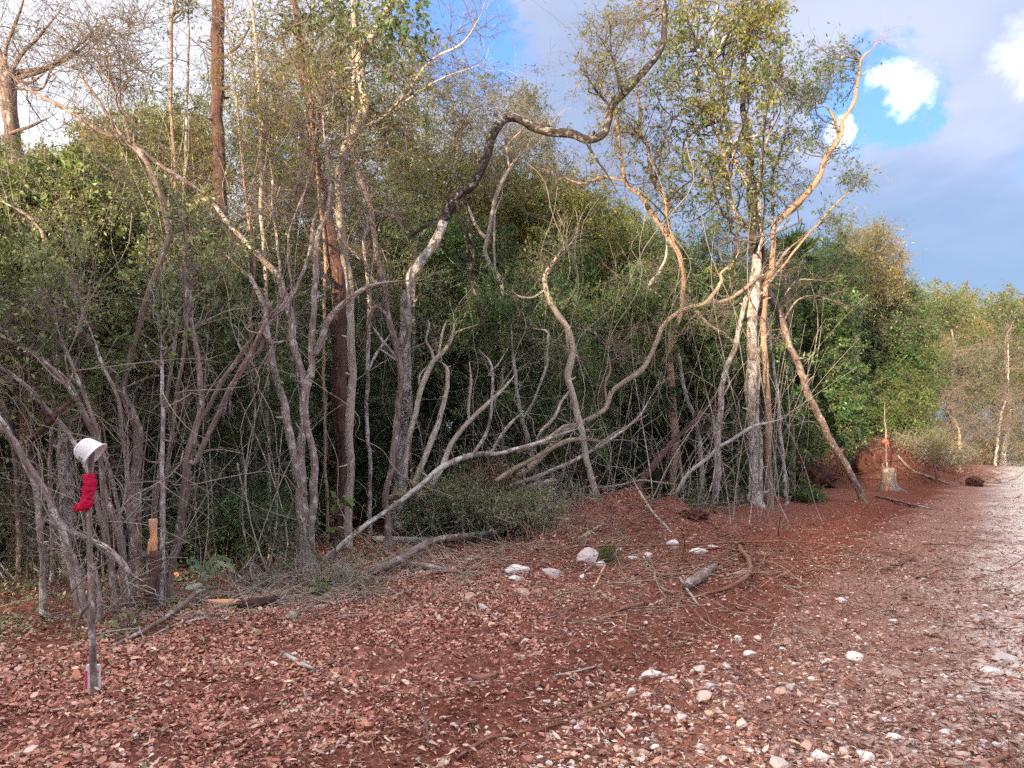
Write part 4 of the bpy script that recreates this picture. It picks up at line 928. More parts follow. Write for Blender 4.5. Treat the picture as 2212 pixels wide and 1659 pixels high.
fallen('fallen_branch', 'pale peeled limb with a torn orange end pointing right over the heap', 11.9, 12.7,
       [(1070, 1040, 9), (1106, 1016, 10), (1156, 990, 10), (1206, 962, 10), (1232, 952, 11), (1250, 950, 9)], 'bark_tan', tw=6)
fallen('fallen_branch', 'crooked brown limb lying across the top of the heap with a torn tip', 12.2, 12.8,
       [(1106, 972, 9), (1125, 972, 10), (1155, 960, 11), (1186, 945, 9), (1215, 922, 8), (1232, 918, 6)], 'bark_tan', [[(1150, 962, 7), (1180, 956, 6), (1210, 955, 5)]], tw=6)
fallen('fallen_branch', 'long thin grey limb running right from the heap past the slim tan trunk', 12.4, 14.5,
       [(1100, 1050, 8), (1139, 1036, 9), (1223, 1003, 9), (1273, 976, 8), (1319, 950, 7), (1379, 900, 5), (1410, 850, 3)], 'bark_grey', [[(1280, 972, 6), (1330, 935, 5), (1400, 895, 4)]], tw=16)
fallen('fallen_log', 'dark reddish half rotten log leaning against the brown and orange trunk', 15.0, 17.0,
       [(1362, 1080, 17), (1389, 1036, 16), (1426, 988, 15), (1453, 953, 13), (1489, 920, 10), (1520, 888, 8), (1537, 868, 6)], 'bark_red', cat='log', ridge=.05)
fallen('fallen_branch', 'pale bow shaped bough lying out to the right from the big grey tree foot', 14.6, 14.9,
       [(1460, 1068, 8), (1473, 1043, 8), (1489, 1020, 8), (1533, 986, 8), (1549, 968, 7), (1579, 950, 7), (1626, 920, 7), (1650, 915, 5), (1690, 905, 4)], 'bark_white', [[(1549, 968, 5), (1545, 930, 4), (1552, 900, 3)]], tw=10)
fallen('fallen_branch', 'thin grey switch slanting between the slim tan trunk and the leaning log', 13.8, 14.2,
       [(1290, 1054, 4), (1340, 1048, 4), (1380, 1038, 4), (1420, 1042, 4), (1470, 1048, 3)], 'bark_grey')
fallen('fallen_branch', 'bare pale switch leaning on the earth mound in front of the leaning log', 11.4, 13.0,
       [(1474, 1180, 7), (1436, 1136, 6), (1410, 1108, 6), (1383, 1066, 5), (1366, 1033, 4)], 'bark_pale', rooted=False)
fallen('vine_stem', 'thin hanging vine looping from the tall trunk to the foot of the vee tree', 9.2, 9.5,
       [(512, 1000, 4), (525, 1060, 5), (553, 1136, 5), (580, 1172, 5), (620, 1203, 5), (676, 1228, 4)], 'bark_grey', cat='vine')
fallen('fallen_branch', 'dark sharp broken spike sticking out of the heap left of the white stem', 12.3, 12.4, [(1146, 1030, 8), (1136, 1010, 7), (1128, 985, 6), (1124, 960, 4)], 'rotten')
fallen('fallen_branch', 'stout grey stub lying at the right end of the heap with a pale cut face', 12.4, 12.8, [(1110, 1066, 12), (1150, 1052, 15), (1180, 1046, 17), (1202, 1040, 16)], 'bark_brown')
fallen('broken_wood', 'raw orange torn butt of wood at the foot of the lichen trunk', 11.9, 11.9, [(840, 1078, 12), (856, 1072, 15), (880, 1068, 12), (905, 1072, 10), (922, 1068, 6)], 'bark_orange', [[(905, 1070, 7), (892, 1050, 7), (884, 1038, 5)]], cat='wood')

def lay(name, label, pts, bark, cat='stick', br=(), sink=-.1, lift=None, sides=9, tw=0, group=None):
    """a stick or log lying on the ground along the traced course"""
    rows = []
    for i, (u, v, w) in enumerate(pts):
        q = G(u, v + w * .4); r = max(w * .5 / F * q[1], .002)
        rows.append([*q[:2], q[2] + r * (1 - sink) + (lift[i] if lift else 0), r])
    p = np.array(rows); t = Tree.__new__(Tree)
    t.root = empty(name, p[0, :3], label, cat, group); t.bark = bark; t.skel = []
    p[-1, 3] *= .8
    t.limb('trunk' if cat == 'log' else 'shaft', spline(p, .05, .28), sides)
    for b in br: t.branch(b, dd=0)
    if tw: t.twigs(tw, .35, .0035, .05, .2, 2)
    return t
lay('fallen_log', 'long brown log lying in front of the brush heap, forked at the left', [(800, 1246, 17), (826, 1238, 19), (863, 1224, 19), (903, 1204, 17), (930, 1190, 16), (1020, 1175, 15), (1103, 1160, 12), (1140, 1152, 7)], 'bark_brown', 'log', lift=[.03, .05, .07, .10, .12, .12, .10, .05])
lay('fallen_log', 'shorter brown log end lying right under the forked log', [(884, 1220, 14), (920, 1226, 15), (953, 1232, 14), (990, 1239, 13), (1022, 1247, 11)], 'bark_brown', 'log')
lay('fallen_log', 'grey weathered log lying behind the forked log under the dark leaves', [(806, 1166, 13), (860, 1168, 14), (920, 1168, 14), (980, 1166, 13), (1045, 1162, 12), (1090, 1155, 10)], 'bark_white', 'log')
lay('fallen_stick', 'long straight stick lying on the red leaves right of the stake', [(208, 1414, 8), (253, 1396, 9), (300, 1373, 9), (350, 1349, 10), (400, 1319, 10), (432, 1296, 9), (470, 1285, 5)], 'bark_brown', lift=[0, .01, .02, .03, .05, .08, .08])
lay('fallen_stick', 'thin grey stick beside and below the long straight stick', [(330, 1373, 4), (380, 1350, 5), (440, 1336, 6), (500, 1326, 5), (560, 1322, 4)], 'bark_grey')
lay('fallen_stick', 'grey stick crossing the leaves under the twig heap, left of the logs', [(553, 1304, 6), (610, 1306, 7), (680, 1312, 7), (740, 1300, 6), (790, 1288, 4)], 'bark_grey')
lay('fallen_stick', 'slanting grey stick reaching from the twig heap to the vee tree foot', [(556, 1302, 6), (590, 1262, 7), (620, 1243, 6), (660, 1232, 5)], 'bark_brown')
lay('fallen_stick', 'short pale stick half buried in leaves below the heap', [(616, 1415, 9), (640, 1428, 10), (665, 1440, 10), (684, 1447, 6)], 'bark_white')
lay('fallen_stick', 'thin pale stick left of the short pale stick end', [(566, 1452, 4), (590, 1430, 4), (612, 1406, 4)], 'bark_pale')
lay('fallen_bark', 'curved dark bark slab lying on the bare soil in the middle', [(1014, 1459, 6), (1040, 1468, 16), (1062, 1466, 17), (1090, 1455, 12), (1112, 1441, 5)], 'root', 'bark')
lay('fallen_stick', 'very long dark red stick along the bare soil at the bottom', [(986, 1640, 7), (1020, 1619, 8), (1060, 1602, 8), (1106, 1590, 8), (1190, 1573, 9), (1246, 1555, 9), (1293, 1537, 8), (1356, 1516, 7), (1430, 1497, 5)], 'root', lift=[0, .01, .02, .01, .01, .02, .03, .03, .03])
lay('fallen_stick', 'reddish stick at the lower edge below the long dark red one', [(1168, 1648, 6), (1200, 1640, 7), (1250, 1633, 6)], 'root')
lay('fallen_stick', 'straight slim stick lying just above the dark bark slab to its left', [(1000, 1476, 4), (1040, 1474, 5), (1095, 1471, 4)], 'bark_pale')
lay('fallen_stick', 'pale crooked root curling over the bare soil right of the bark slab', [(1200, 1460, 5), (1250, 1450, 5), (1290, 1438, 5), (1325, 1424, 4)], 'bark_pale')
lay('fallen_stick', 'slim straight stick lying on the dark soil above the bark slab', [(1126, 1347, 5), (1180, 1334, 6), (1230, 1316, 6), (1270, 1306, 4)], 'root')
lay('fallen_stick', 'short thick root piece left of the slim straight stick', [(1106, 1392, 6), (1125, 1380, 8), (1150, 1376, 7), (1190, 1372, 5)], 'root')
lay('root_log', 'thick chopped root stump lying in the tangle of roots', [(1482, 1270, 20), (1500, 1257, 24), (1520, 1243, 22), (1545, 1226, 17)], 'bark_brown', 'log', [[(1486, 1268, 8), (1476, 1290, 7), (1468, 1304, 4)]], sides=12)
lay('fallen_root', 'big hook shaped orange root curling round the right of the tangle', [(1596, 1182, 7), (1606, 1200, 10), (1617, 1222, 11), (1620, 1246, 11), (1602, 1266, 11), (1566, 1280, 9), (1530, 1287, 8), (1494, 1291, 5)], 'root', 'root', lift=[.02, .05, .06, .06, .05, .03, .02, 0])
lay('fallen_root', 'dark upcurled root tip at the left of the tangle', [(1412, 1256, 4), (1416, 1266, 6), (1428, 1276, 6), (1456, 1284, 5)], 'bark_brown', 'root', lift=[.12, .07, .03, 0])
lay('fallen_root', 'dark short root lying below and left of the tangle', [(1352, 1288, 5), (1375, 1294, 8), (1398, 1303, 8), (1418, 1311, 5)], 'bark_red', 'root')
lay('fallen_root', 'chunky reddish root below the short dark one', [(1330, 1318, 6), (1355, 1313, 9), (1380, 1307, 9), (1400, 1300, 6)], 'root', 'root')
lay('fallen_root', 'long straight orange root lying behind the tangle', [(1362, 1240, 6), (1400, 1243, 8), (1440, 1241, 7), (1490, 1237, 6), (1530, 1230, 4)], 'root', 'root')
lay('fallen_stick', 'grey forked stick propped on the chopped root stump', [(1468, 1260, 6), (1484, 1280, 6), (1500, 1300, 6), (1512, 1310, 4)], 'bark_grey', lift=[.06, .03, .01, 0])
lay('fallen_stick', 'very long thin switch stretched across the ground behind the white rocks', [(1110, 1195, 3), (1250, 1190, 4), (1400, 1188, 4), (1560, 1184, 4), (1700, 1178, 4), (1790, 1174, 3)], 'root', lift=[0, .05, .05, .06, .05, 0])
lay('fallen_stick', 'short pale stick at the foot of the earth mound', [(1254, 1152, 7), (1275, 1149, 9), (1306, 1148, 8)], 'bark_tan')
lay('fallen_stick', 'dry yellow splinter standing in the rubble right of the largest rock', [(1285, 1266, 4), (1296, 1250, 5), (1306, 1232, 4)], 'cut_wood', lift=[0, .03, .06])
lay('fallen_stick', 'curved dark stick on the gravel at the right', [(1925, 1222, 5), (1945, 1219, 7), (1962, 1210, 6), (1974, 1203, 3)], 'bark_red')
lay('fallen_stick', 'orange splinter of bark on the right hand gravel', [(1996, 1370, 6), (2020, 1374, 7), (2045, 1378, 3)], 'root')
lay('fallen_stick', 'pale forked root lying at the right bottom corner', [(2152, 1592, 6), (2158, 1560, 7), (2162, 1530, 6), (2158, 1524, 4)], 'bark_tan')
lay('fallen_stick', 'thick brown root stub at the lower right edge', [(2140, 1650, 12), (2165, 1636, 14), (2190, 1622, 10)], 'root')
lay('fallen_stick', 'pale peg of wood at the lower edge left of the gravel', [(1378, 1660, 9), (1372, 1645, 9), (1362, 1628, 8)], 'bark_tan')
lay('fallen_stick', 'brown stick end in the lower right gravel beside a white rock', [(1660, 1655, 8), (1672, 1640, 8), (1682, 1622, 5)], 'root')
lay('fallen_stick', 'long thin stick lying in front of the stump by the leaning trunk', [(1890, 1072, 4), (1930, 1082, 5), (1980, 1092, 5), (2020, 1101, 3)], 'bark_brown')
lay('fallen_stick', 'grey bough lying beyond the stump to its right', [(1940, 1030, 5), (1970, 1034, 5), (2005, 1040, 5), (2055, 1048, 3)], 'bark_tan', lift=[.5, .3, .12, 0], tw=20)
lay('fallen_stick', 'bleached bough lying towards the track end', [(2010, 1022, 4), (2040, 1012, 6), (2080, 1000, 6), (2120, 990, 4)], 'bark_pale', tw=16)
lay('fallen_log', 'thin trunk lying along the forest floor at the left edge behind the stems', [(-20, 1212, 8), (40, 1222, 9), (100, 1232, 9), (150, 1240, 6)], 'bark_grey', 'log')
lay('fallen_stick', 'broken brown limb lying behind the split wood, left of the vee tree', [(400, 1190, 8), (430, 1205, 10), (470, 1225, 9), (540, 1265, 8)], 'bark_brown', lift=[.15, .12, .06, 0])
lay('fallen_stick', 'sawn limb with a pale end pointing right at the vee tree foot', [(704, 1214, 8), (730, 1222, 11), (760, 1235, 10)], 'bark_tan')
lay('split_wood', 'flat split billet of bright orange wood lying on the leaves', [(446, 1302, 10), (462, 1304, 15), (490, 1305, 17), (508, 1304, 15), (518, 1302, 9)], 'cut_wood', 'wood')
lay('fallen_log', 'dark rotten log end beside the split orange billet', [(512, 1306, 14), (545, 1308, 22), (580, 1302, 20), (600, 1296, 14)], 'rotten', 'log')

# upright dry stalks at the bottom middle
for lab, pts in (('tall dry stalk standing in the soil at the bottom middle', [(928, 1618, 3), (922, 1570, 4), (915, 1530, 4), (907, 1499, 3)]),
                 ('shorter dry stalk leaning against the tall one at the bottom middle', [(919, 1612, 3), (916, 1580, 3), (918, 1560, 2)])):
    b = G(pts[0][0], pts[0][1]); p = np.array([[*P(u, v, b[1]), w * .5 / F * b[1]] for u, v, w in pts]); p[0, 2] -= .02
    V, f, bk = limb(spline(p, .03), 6); o = mesh_np('dry_stalk', V, f, 'bark_tan', None, {'bk': ('FLOAT_VECTOR', bk)}, loc=p[0, :3]); tag(o, lab, 'stalk')
# ------------------------------------------------------------------ stake with the bowl and the sock
def paint(name, col, rough=.5, dirt=None, amt=.0, scale=9, spec=.4, trans=0.0):
    k = new_mat(name)
    p = k.n('ShaderNodeTexCoord').outputs['Object']
    c = k.mix(0.0, col, col)
    if dirt: c = k.mix(k.math('MULTIPLY', k.smooth(k.noise(p, scale, 5, .65, .6), .66 - amt, .74 - amt * .6), .85), col, dirt)
    b = k.n('ShaderNodeBsdfPrincipled', ins={'Base Color': c, 'Roughness': rough, 'Specular IOR Level': spec})
    bm = k.n('ShaderNodeBump', ins={'Strength': .25, 'Distance': .01, 'Height': k.noise(p, scale * 4, 4, .6)}); k.t.links.new(bm.outputs[0], b.inputs['Normal'])
    finish(k, b.outputs[0])
paint('bowl_plastic', (.80, .79, .82), .45, (.36, .19, .17), .07, 22)
paint('sock_cloth', (.60, .022, .075), 1.0, (.34, .012, .045), .16, 40, .0)
paint('white_board', (.74, .73, .73), .6, (.5, .42, .40), .03, 14)
paint('pink_tape', (.85, .07, .22), .5)
paint('orange_tape', (.95, .16, .06), .5)
paint('hole_dark', (.10, .04, .04), .8)
paint('soil_clod', (.095, .042, .034), .95, (.17, .09, .072), .14, 7, .1)

SD = 4.72
st = Tree('crooked grey stake at the left carrying a white bowl and a red sock', SD,
          [(204, 1512, 16), (203, 1480, 15), (201, 1420, 14), (199, 1345, 14), (196, 1290, 13), (193, 1235, 12), (191, 1170, 11), (191, 1100, 11), (193, 1040, 11), (196, 1000, 11), (199, 975, 9)],
          [[(197, 1300, 8), (182, 1318, 7), (170, 1340, 6), (158, 1370, 5)], [(192, 1240, 4), (170, 1262, 4), (150, 1285, 4), (143, 1310, 3)], [(196, 1235, 5), (228, 1218, 5), (240, 1204, 6)]], 'bark_brown', 'stake', 'stake', flare=1.0, sides=10, wob=.015, kink=.12, tips=0, stubs=3)
# bowl: lathe, open side down to the right, a broken hole near the rim
ax_ = np.array([.77, .12, -.62]); ax_ /= np.linalg.norm(ax_)
rim_c = P(204, 984, SD - .02)
e1 = unit(np.cross(ax_, [0, 1, 0])); e2 = np.cross(ax_, e1)
prof = [(a_ * .88, b_ * .88) for a_, b_ in [(-.128, 0.0), (-.127, .034), (-.121, .056), (-.107, .072), (-.086, .082), (-.055, .089), (-.02, .095), (-.005, .098), (0.0, .110), (.005, .110), (.005, .097), (-.02, .091), (-.055, .085), (-.086, .078), (-.104, .067), (-.116, .052), (-.121, .032), (-.122, 0.0)]]
ns = 44; th = np.linspace(0, 2 * np.pi, ns, endpoint=False)
V = np.array([rim_c + ax_ * a + r * (e1 * math.cos(t) + e2 * math.sin(t)) * (1 + .02 * math.sin(2 * t)) for a, r in prof for t in th])
ii = np.arange(len(prof) * ns).reshape(len(prof), ns); Q = np.stack([ii[:-1], np.roll(ii[:-1], -1, 1), np.roll(ii[1:], -1, 1), ii[1:]], -1)
keep = np.ones(Q.shape[:2], bool)
hole_dir = unit(np.array([-.25, -.62, -.6])); hc = int(np.argmax([(e1 * math.cos(t) + e2 * math.sin(t)) @ hole_dir for t in th]))
for dj, rows in ((-2, (5,)), (-1, (5, 6)), (0, (5, 6)), (1, (5, 6)), (2, (6,))):
    for r_ in rows: keep[r_, (hc + dj) % ns] = False; keep[16 - r_, (hc + dj) % ns] = False
bowl = empty('bowl', rim_c, 'battered white plastic bowl hung tilted on top of the stake', 'bowl')
mesh_np('shell', V, [Q[keep]], 'bowl_plastic', bowl)
# sock
sk = np.array([[*P(u, v, SD - .01), w * .5 / F * SD] for u, v, w in [(192, 1024, 22), (193, 1030, 27), (194, 1036, 24), (194, 1042, 29), (193, 1049, 25), (192, 1055, 28), (191, 1063, 24), (189, 1075, 23), (187, 1086, 25), (180, 1093, 23), (171, 1096, 17), (163, 1099, 12), (160, 1100, 8)]])
sp = spline(sk, .006); V, f, bk = limb(sp, 24, .0)
n_ = len(sp); V[:n_ * 24] += (R.normal(0, .0004, (n_ * 24, 3)))
cc = V - np.repeat(np.vstack([sp[:, :3]]), 24, 0).tolist()[0] if False else None
ang = np.tile(np.linspace(0, 6.28, 24, endpoint=False), n_); lv = np.repeat(np.arange(n_), 24)
off = .0028 * np.sin(ang * 3 + lv * .35) + .0018 * np.sin(ang * 5 - lv * .6 + 1) + .0016 * np.sin(lv * 1.7 + ang)
ctr = np.repeat(sp[:, :3], 24, 0); V[:n_ * 24] = ctr + (V[:n_ * 24] - ctr) * [1, .85, 1] + unit(V[:n_ * 24] - ctr) * off[:, None]
so = empty('sock', sk[0, :3], 'crumpled crimson red sock pulled over the stake below the bowl', 'sock')
mesh_np('leg_and_foot', V, f, 'sock_cloth', so)
# white board with pink tape behind the stake foot
def box(name, c, s, mat, parent, bev=.004, rot=0.0):
    me = bpy.data.meshes.new(name); import bmesh
    bm = bmesh.new(); bmesh.ops.create_cube(bm, size=1.0)
    for v in bm.verts: v.co = Vector((v.co.x * s[0], v.co.y * s[1], v.co.z * s[2]))
    bmesh.ops.bevel(bm, geom=bm.edges[:], offset=bev, segments=2, affect='EDGES')
    bm.to_mesh(me); bm.free(); me.materials.append(MAT[mat])
    o = bpy.data.objects.new(name, me); COL.objects.link(o); o.parent = parent
    o.location = Vector(c) - parent.location; o.rotation_euler = (0, 0, rot)
    return o
bc = P(201.5, 1473, SD + .055); bc[2] = .095
wb = empty('marker_board', (bc[0], bc[1], 0), 'small white marker board with pink tape standing behind the stake foot', 'marker')
box('board', bc, (.083, .030, .20), 'white_board', wb)
box('tape', bc + [-.0365, -.0165, .005], (.014, .006, .12), 'pink_tape', wb, .001)
box('tape', bc + [.024, -.0165, .062], (.040, .006, .012), 'pink_tape', wb, .001)
box('tape', bc + [-.0435, 0, .005], (.004, .026, .12), 'pink_tape', wb, .001)
# cut stub with the bright peeled top
cs = Tree('short dark cut trunk whose raw orange peeled top sticks up in the left thicket', 7.25,
          [(327, 1313, 27), (327, 1290, 25), (327, 1240, 24), (328, 1212, 24), (329, 1190, 23)], (), 'bark_red', 'cut_stub', 'stub', sides=18, ridge=.07, flare=1.12, wob=0, tips=0)
sp = spline(np.array([[*P(u, v, 7.245), w * .5 / F * 7.245] for u, v, w in [(330, 1196, 10), (330, 1188, 17), (330, 1176, 18), (331, 1168, 19), (332, 1160, 14), (331, 1145, 15), (330, 1135, 17), (330, 1126, 18), (330, 1121, 17)]]), .012)
V, f, bk = limb(sp, 12, .05, .04); mesh_np('peeled_top', V, f, 'cut_wood', cs.root, {'bk': ('FLOAT_VECTOR', bk)}); 
sp = spline(np.array([[*P(u, v, 7.2), w * .5 / F * 7.2] for u, v, w in [(321, 1198, 4), (322, 1188, 7), (323, 1176, 7), (322, 1170, 4)]]), .012)
V, f, bk = limb(sp, 8, .05, .04); mesh_np('splinter', V, f, 'cut_wood', cs.root, {'bk': ('FLOAT_VECTOR', bk)})
# stump by the track
d_ = 23.2
sp_ = Tree('weathered brown tree stump with flaring roots standing by the leaning trunk', d_, [(1922, 1064, 44), (1921, 1050, 36), (1920, 1035, 31), (1919, 1020, 30), (1919, 1012, 30)],
           [[(1925, 1045, 10), (1940, 1056, 9), (1955, 1064, 7), (1968, 1069, 4)], [(1915, 1050, 9), (1906, 1060, 8), (1898, 1068, 4)], [(1921, 1050, 8), (1924, 1062, 8), (1927, 1070, 5)], [(1910, 1014, 5), (1907, 1006, 5), (1906, 1000, 3)]], 'bark_brown', 'stump', 'stump', sides=28, ridge=.10, flare=1.1, wob=0, tips=0, stubs=0)
c_ = P(1919, 1010.5, d_); V, f, bk = limb(np.array([[*(c_ - [0, 0, .03]), .20], [*c_, .195]]), 24); mesh_np('cut_face', V, f, 'bark_tan', sp_.root, {'bk': ('FLOAT_VECTOR', bk)})
# rod with orange tape behind the stump
rd = Tree('thin upright rod tied with orange tape behind the stump', 24.5, [(1916, 1030, 4), (1914, 990, 4), (1912, 930, 4), (1911, 868, 3)], (), 'bark_brown', 'marker_rod', 'rod', sides=6, flare=1, wob=0, tips=0, stubs=0)
tp = P(1911, 956, 24.42)
V, f, bk = limb(spline(np.array([[*(tp + [-.07, 0, .0]), .03], [*(tp + [0, -.03, .05]), .05], [*(tp + [.07, 0, .03]), .04], [*(tp + [.11, 0, -.07]), .02]]), .02), 8, .2); mesh_np('tape', V, f, 'orange_tape', rd.root)
tq = P(1915, 1060, 22.9); V, f, bk = limb(spline(np.array([[*(tq + [0, 0, -.06]), .02], [*tq, .035], [*(tq + [.02, 0, .1]), .015]]), .02), 8, .2)
o = mesh_np('tape_scrap', V, f, 'orange_tape', None, loc=tq); tag(o, 'scrap of orange tape at the foot of the stump', 'tape')

# ------------------------------------------------------------------ rocks
import bmesh
def ico(sub):
    bm = bmesh.new(); bmesh.ops.create_icosphere(bm, subdivisions=sub, radius=1)
    V = np.array([v.co[:] for v in bm.verts]); Fc = np.array([[v.index for v in f.verts] for f in bm.faces]); bm.free(); return V, Fc
IV, IF = ico(3)
def rock(label, u, v, w, h, col=(.62, .56, .55)):
    q = G(u, v + h * .35); d = q[1]; sx, sz = w * .5 / F * d, h * .55 / F * d; sy = sx * R.uniform(.7, 1.0)
    V = IV.copy()
    for _ in range(16):                                  # chipped facets
        nrm = unit(R.normal(0, 1, 3)); c = R.uniform(.45, .8); dd = V @ nrm - c
        V = np.where((dd > 0)[:, None], V - dd[:, None] * nrm, V)
    V = V * (1 + .07 * np.sin(V[:, :1] * 5 + R.uniform(0, 6)) * np.sin(V[:, 1:2] * 6 + R.uniform(0, 6)) + R.normal(0, .018, (len(V), 1)))
    V = V * [sx, sy, sz] * 1.38 + q + [0, 0, sz * .55]
    c = np.tile(np.array(col), (len(V), 1)) * R.uniform(.93, 1.07, (len(V), 1))
    o = mesh_np('rock', V, [IF], 'stone', None, {'col': ('FLOAT_COLOR', c)}, smooth=False, loc=q)
    tag(o, label, 'rock', 'pale limestone rocks lying in the cleared earth')
PK = (.56, .37, .31); WH = (.78, .71, .68); GR = (.54, .47, .44)
for a in [('largest pale rock, a two humped boulder by the green tuft', 1268, 1208, 44, 38, (.58, .48, .46)), ('white wedge leaning on the right side of the largest rock', 1292, 1219, 22, 18, WH),
          ('domed white rock at the mound foot, below the leaning switch', 1451, 1180, 30, 24, WH), ('white rock right of the domed one', 1508, 1190, 32, 16, WH), ('small white rock at the right end of the row behind the roots', 1540, 1178, 20, 12, WH),
          ('small white rock above and right of the largest rock', 1334, 1190, 15, 13, WH), ('white chunk between the largest and the domed rock', 1400, 1203, 17, 16, WH), ('flat white lump right of the green tuft', 1366, 1206, 22, 14, WH),
          ('long white block left of the largest rock, upper one', 1116, 1230, 46, 17, WH), ('long white block left of the largest rock, lower one', 1112, 1248, 44, 13, WH), ('pinkish white rock between the long blocks and the largest rock', 1186, 1236, 44, 22, (.56, .44, .43)),
          ('rounded pink boulder below the long white blocks', 1130, 1280, 36, 26, PK), ('small reddish rock right of the rounded pink boulder', 1160, 1282, 16, 16, (.42, .24, .20)), ('salmon coloured rock on the leaves below the forked log', 1018, 1291, 28, 20, (.55, .36, .29)), ('small white lumpy rock right of the salmon rock', 1044, 1314, 24, 18, (.55, .48, .47)),
          ('white stone below the largest rock', 1256, 1247, 14, 14, WH), ('flat bright white rock on the bare soil, right of the bark slab', 1409, 1456, 42, 17, WH), ('bright white pebble right next to the flat white rock', 1452, 1466, 21, 12, WH), ('white stone below the flat white rock', 1364, 1497, 19, 18, WH), ('lone white stone in the lower bare soil', 1249, 1574, 14, 13, WH),
          ('white stone at the upper left of the gravel', 1591, 1380, 17, 15, WH), ('pale rock pair in the gravel, left one', 1513, 1446, 24, 16, GR), ('pale rock pair in the gravel, right one', 1566, 1440, 27, 16, GR), ('white stone above the rock pair', 1615, 1412, 22, 14, WH),
          ('bluish grey stone below the rock pair', 1532, 1484, 22, 16, GR), ('large pinkish white rock left in the gravel', 1520, 1506, 38, 20, (.55, .42, .40)), ('white stone chip left of the gravel edge, lower', 1470, 1548, 22, 20, (.6, .5, .49)), ('grey white stone beside the pinkish chip in the lower gravel', 1602, 1564, 26, 22, GR),
          ('bright white rock in the middle of the gravel', 1842, 1420, 34, 18, WH), ('flat pink rock in the lower right gravel', 1877, 1548, 30, 18, PK), ('white rock below the flat pink one', 1932, 1594, 28, 17, WH), ('biggest white rock at the lower edge of the gravel', 1768, 1632, 40, 22, WH), ('white slab right of the biggest lower edge rock', 1868, 1631, 36, 14, WH),
          ('mottled grey rock cut by the lower edge', 1688, 1652, 40, 30, GR), ('pink rock left above the biggest lower edge rock', 1746, 1612, 30, 18, PK), ('square pink rock at the left of the gravel', 1691, 1496, 26, 18, PK), ('grey stone right above the square pink rock', 1710, 1484, 22, 18, GR),
          ('long pale rock at the right edge of the gravel', 2178, 1422, 54, 20, GR), ('white rock left of the long pale one at the right edge', 2140, 1450, 40, 16, WH), ('rugged pink rock in the upper left of the gravel', 1702, 1386, 16, 24, PK), ('small white stone at the gravel top, left of the pale track', 1818, 1297, 16, 12, WH),
          ('pale rock by the track left of the far boughs', 1972, 1010, 16, 9, (.5, .42, .41)), ('flat pale rock on the track below the far boughs', 2190, 1072, 36, 12, (.55, .44, .41)), ('mossy pale rock on the leaves left of the twig heap', 628, 1330, 36, 18, (.40, .36, .30)), ('pale stone in the twig litter beside the split billet', 420, 1268, 30, 14, (.45, .44, .42))]:
    rock(*a)

# ------------------------------------------------------------------ leaf litter, rubble, chips and twigs on the ground (countless)
def ground_points(n, ok, ylo=2.9, yhi=13.0, half=.72):
    out = np.zeros((0, 2))
    while len(out) < n:
        y = ylo * (yhi / ylo) ** R.uniform(0, 1, n); x = R.uniform(-half, half, n) * y
        w = ok(x, y); m = R.uniform(0, 1, n) < w
        out = np.vstack([out, np.stack([x, y], 1)[m]])
    return out[:n, 0], out[:n, 1]
def leaves6(pos, dirs, size, col, width, fold, nrm):
    """fallen leaf: six points round the outline, cupped along the rib"""
    n = len(pos); a = unit(dirs); side = unit(np.cross(a, nrm)); nn = np.cross(side, a)
    s = np.asarray(size)[:, None]; w = s * width * R.uniform(.7, 1.25, (n, 1)) * .5; f = w * R.uniform(-.5, 1, (n, 1)) * fold; cu = s * R.uniform(-.12, .30, (n, 1))
    p1, p2 = pos + a * s * .28, pos + a * s * .68 + nn * cu * .35
    V = np.stack([pos, p1 + side * w + nn * f, p2 + side * w * .8 + nn * f, pos + a * s + nn * cu, p2 - side * w * .8 + nn * f, p1 - side * w + nn * f], 1).reshape(-1, 3)
    i = np.arange(n)[:, None] * 6
    return V, np.concatenate([i + [[0, 1, 5]], i + [[1, 2, 5]], i + [[2, 4, 5]], i + [[2, 3, 4]]], 0), np.repeat(col, 6, axis=0)
def sig(a): return 1 / (1 + np.exp(-np.clip(a, -30, 30)))
def w_litter(x, y):
    s = road_s(x, y) + .55 * snoise(x, y, 1.3)
    patch = .12 + .88 * sig(5 * (snoise(x, y, 2.1) + .45))
    return sig(-(s + 2.0) * 3) * patch + .02
n = 125000
x, y = ground_points(n, w_litter, 2.8, 13.0)
z = height(x, y) + R.exponential(.010, n) + .004
dr = R.normal(0, 1, (n, 3)) * [1, 1, .32]; nm = R.normal(0, .42, (n, 3)) + [0, 0, 1]
mixc = pick('litter', n, .25); gsel = R.uniform(0, 1, n) < .02; mixc[gsel] = pick('grey', gsel.sum()) * 1.6
esel = R.uniform(0, 1, n) < .6 * sig(-(road_s(x, y) + 5.3) * 2.5); mixc[esel] = pick('vine', esel.sum()) * R.uniform(.5, 1.4, (esel.sum(), 1))
V, Fc, c = leaves6(np.stack([x, y, z], 1), dr, R.gamma(4, .0058, n) + .008, mixc, .52, .5, nm)
tag(mesh_np('leaf_litter', V, [Fc], 'litter_leaf', None, {'col': ('FLOAT_COLOR', c)}, smooth=False), 'thick carpet of fallen reddish brown leaves on the left', kind='stuff')
def w_grav(x, y):
    s = road_s(x, y) + .6 * snoise(x + 3, y, 1.1)
    return np.clip(.08 + .9 * sig((s - .25) * 3) + .25 * sig((s + 1.6) * 4) * sig(2 * snoise(x, y, 1.7)), 0, 1)
OV, OF = ico(1)
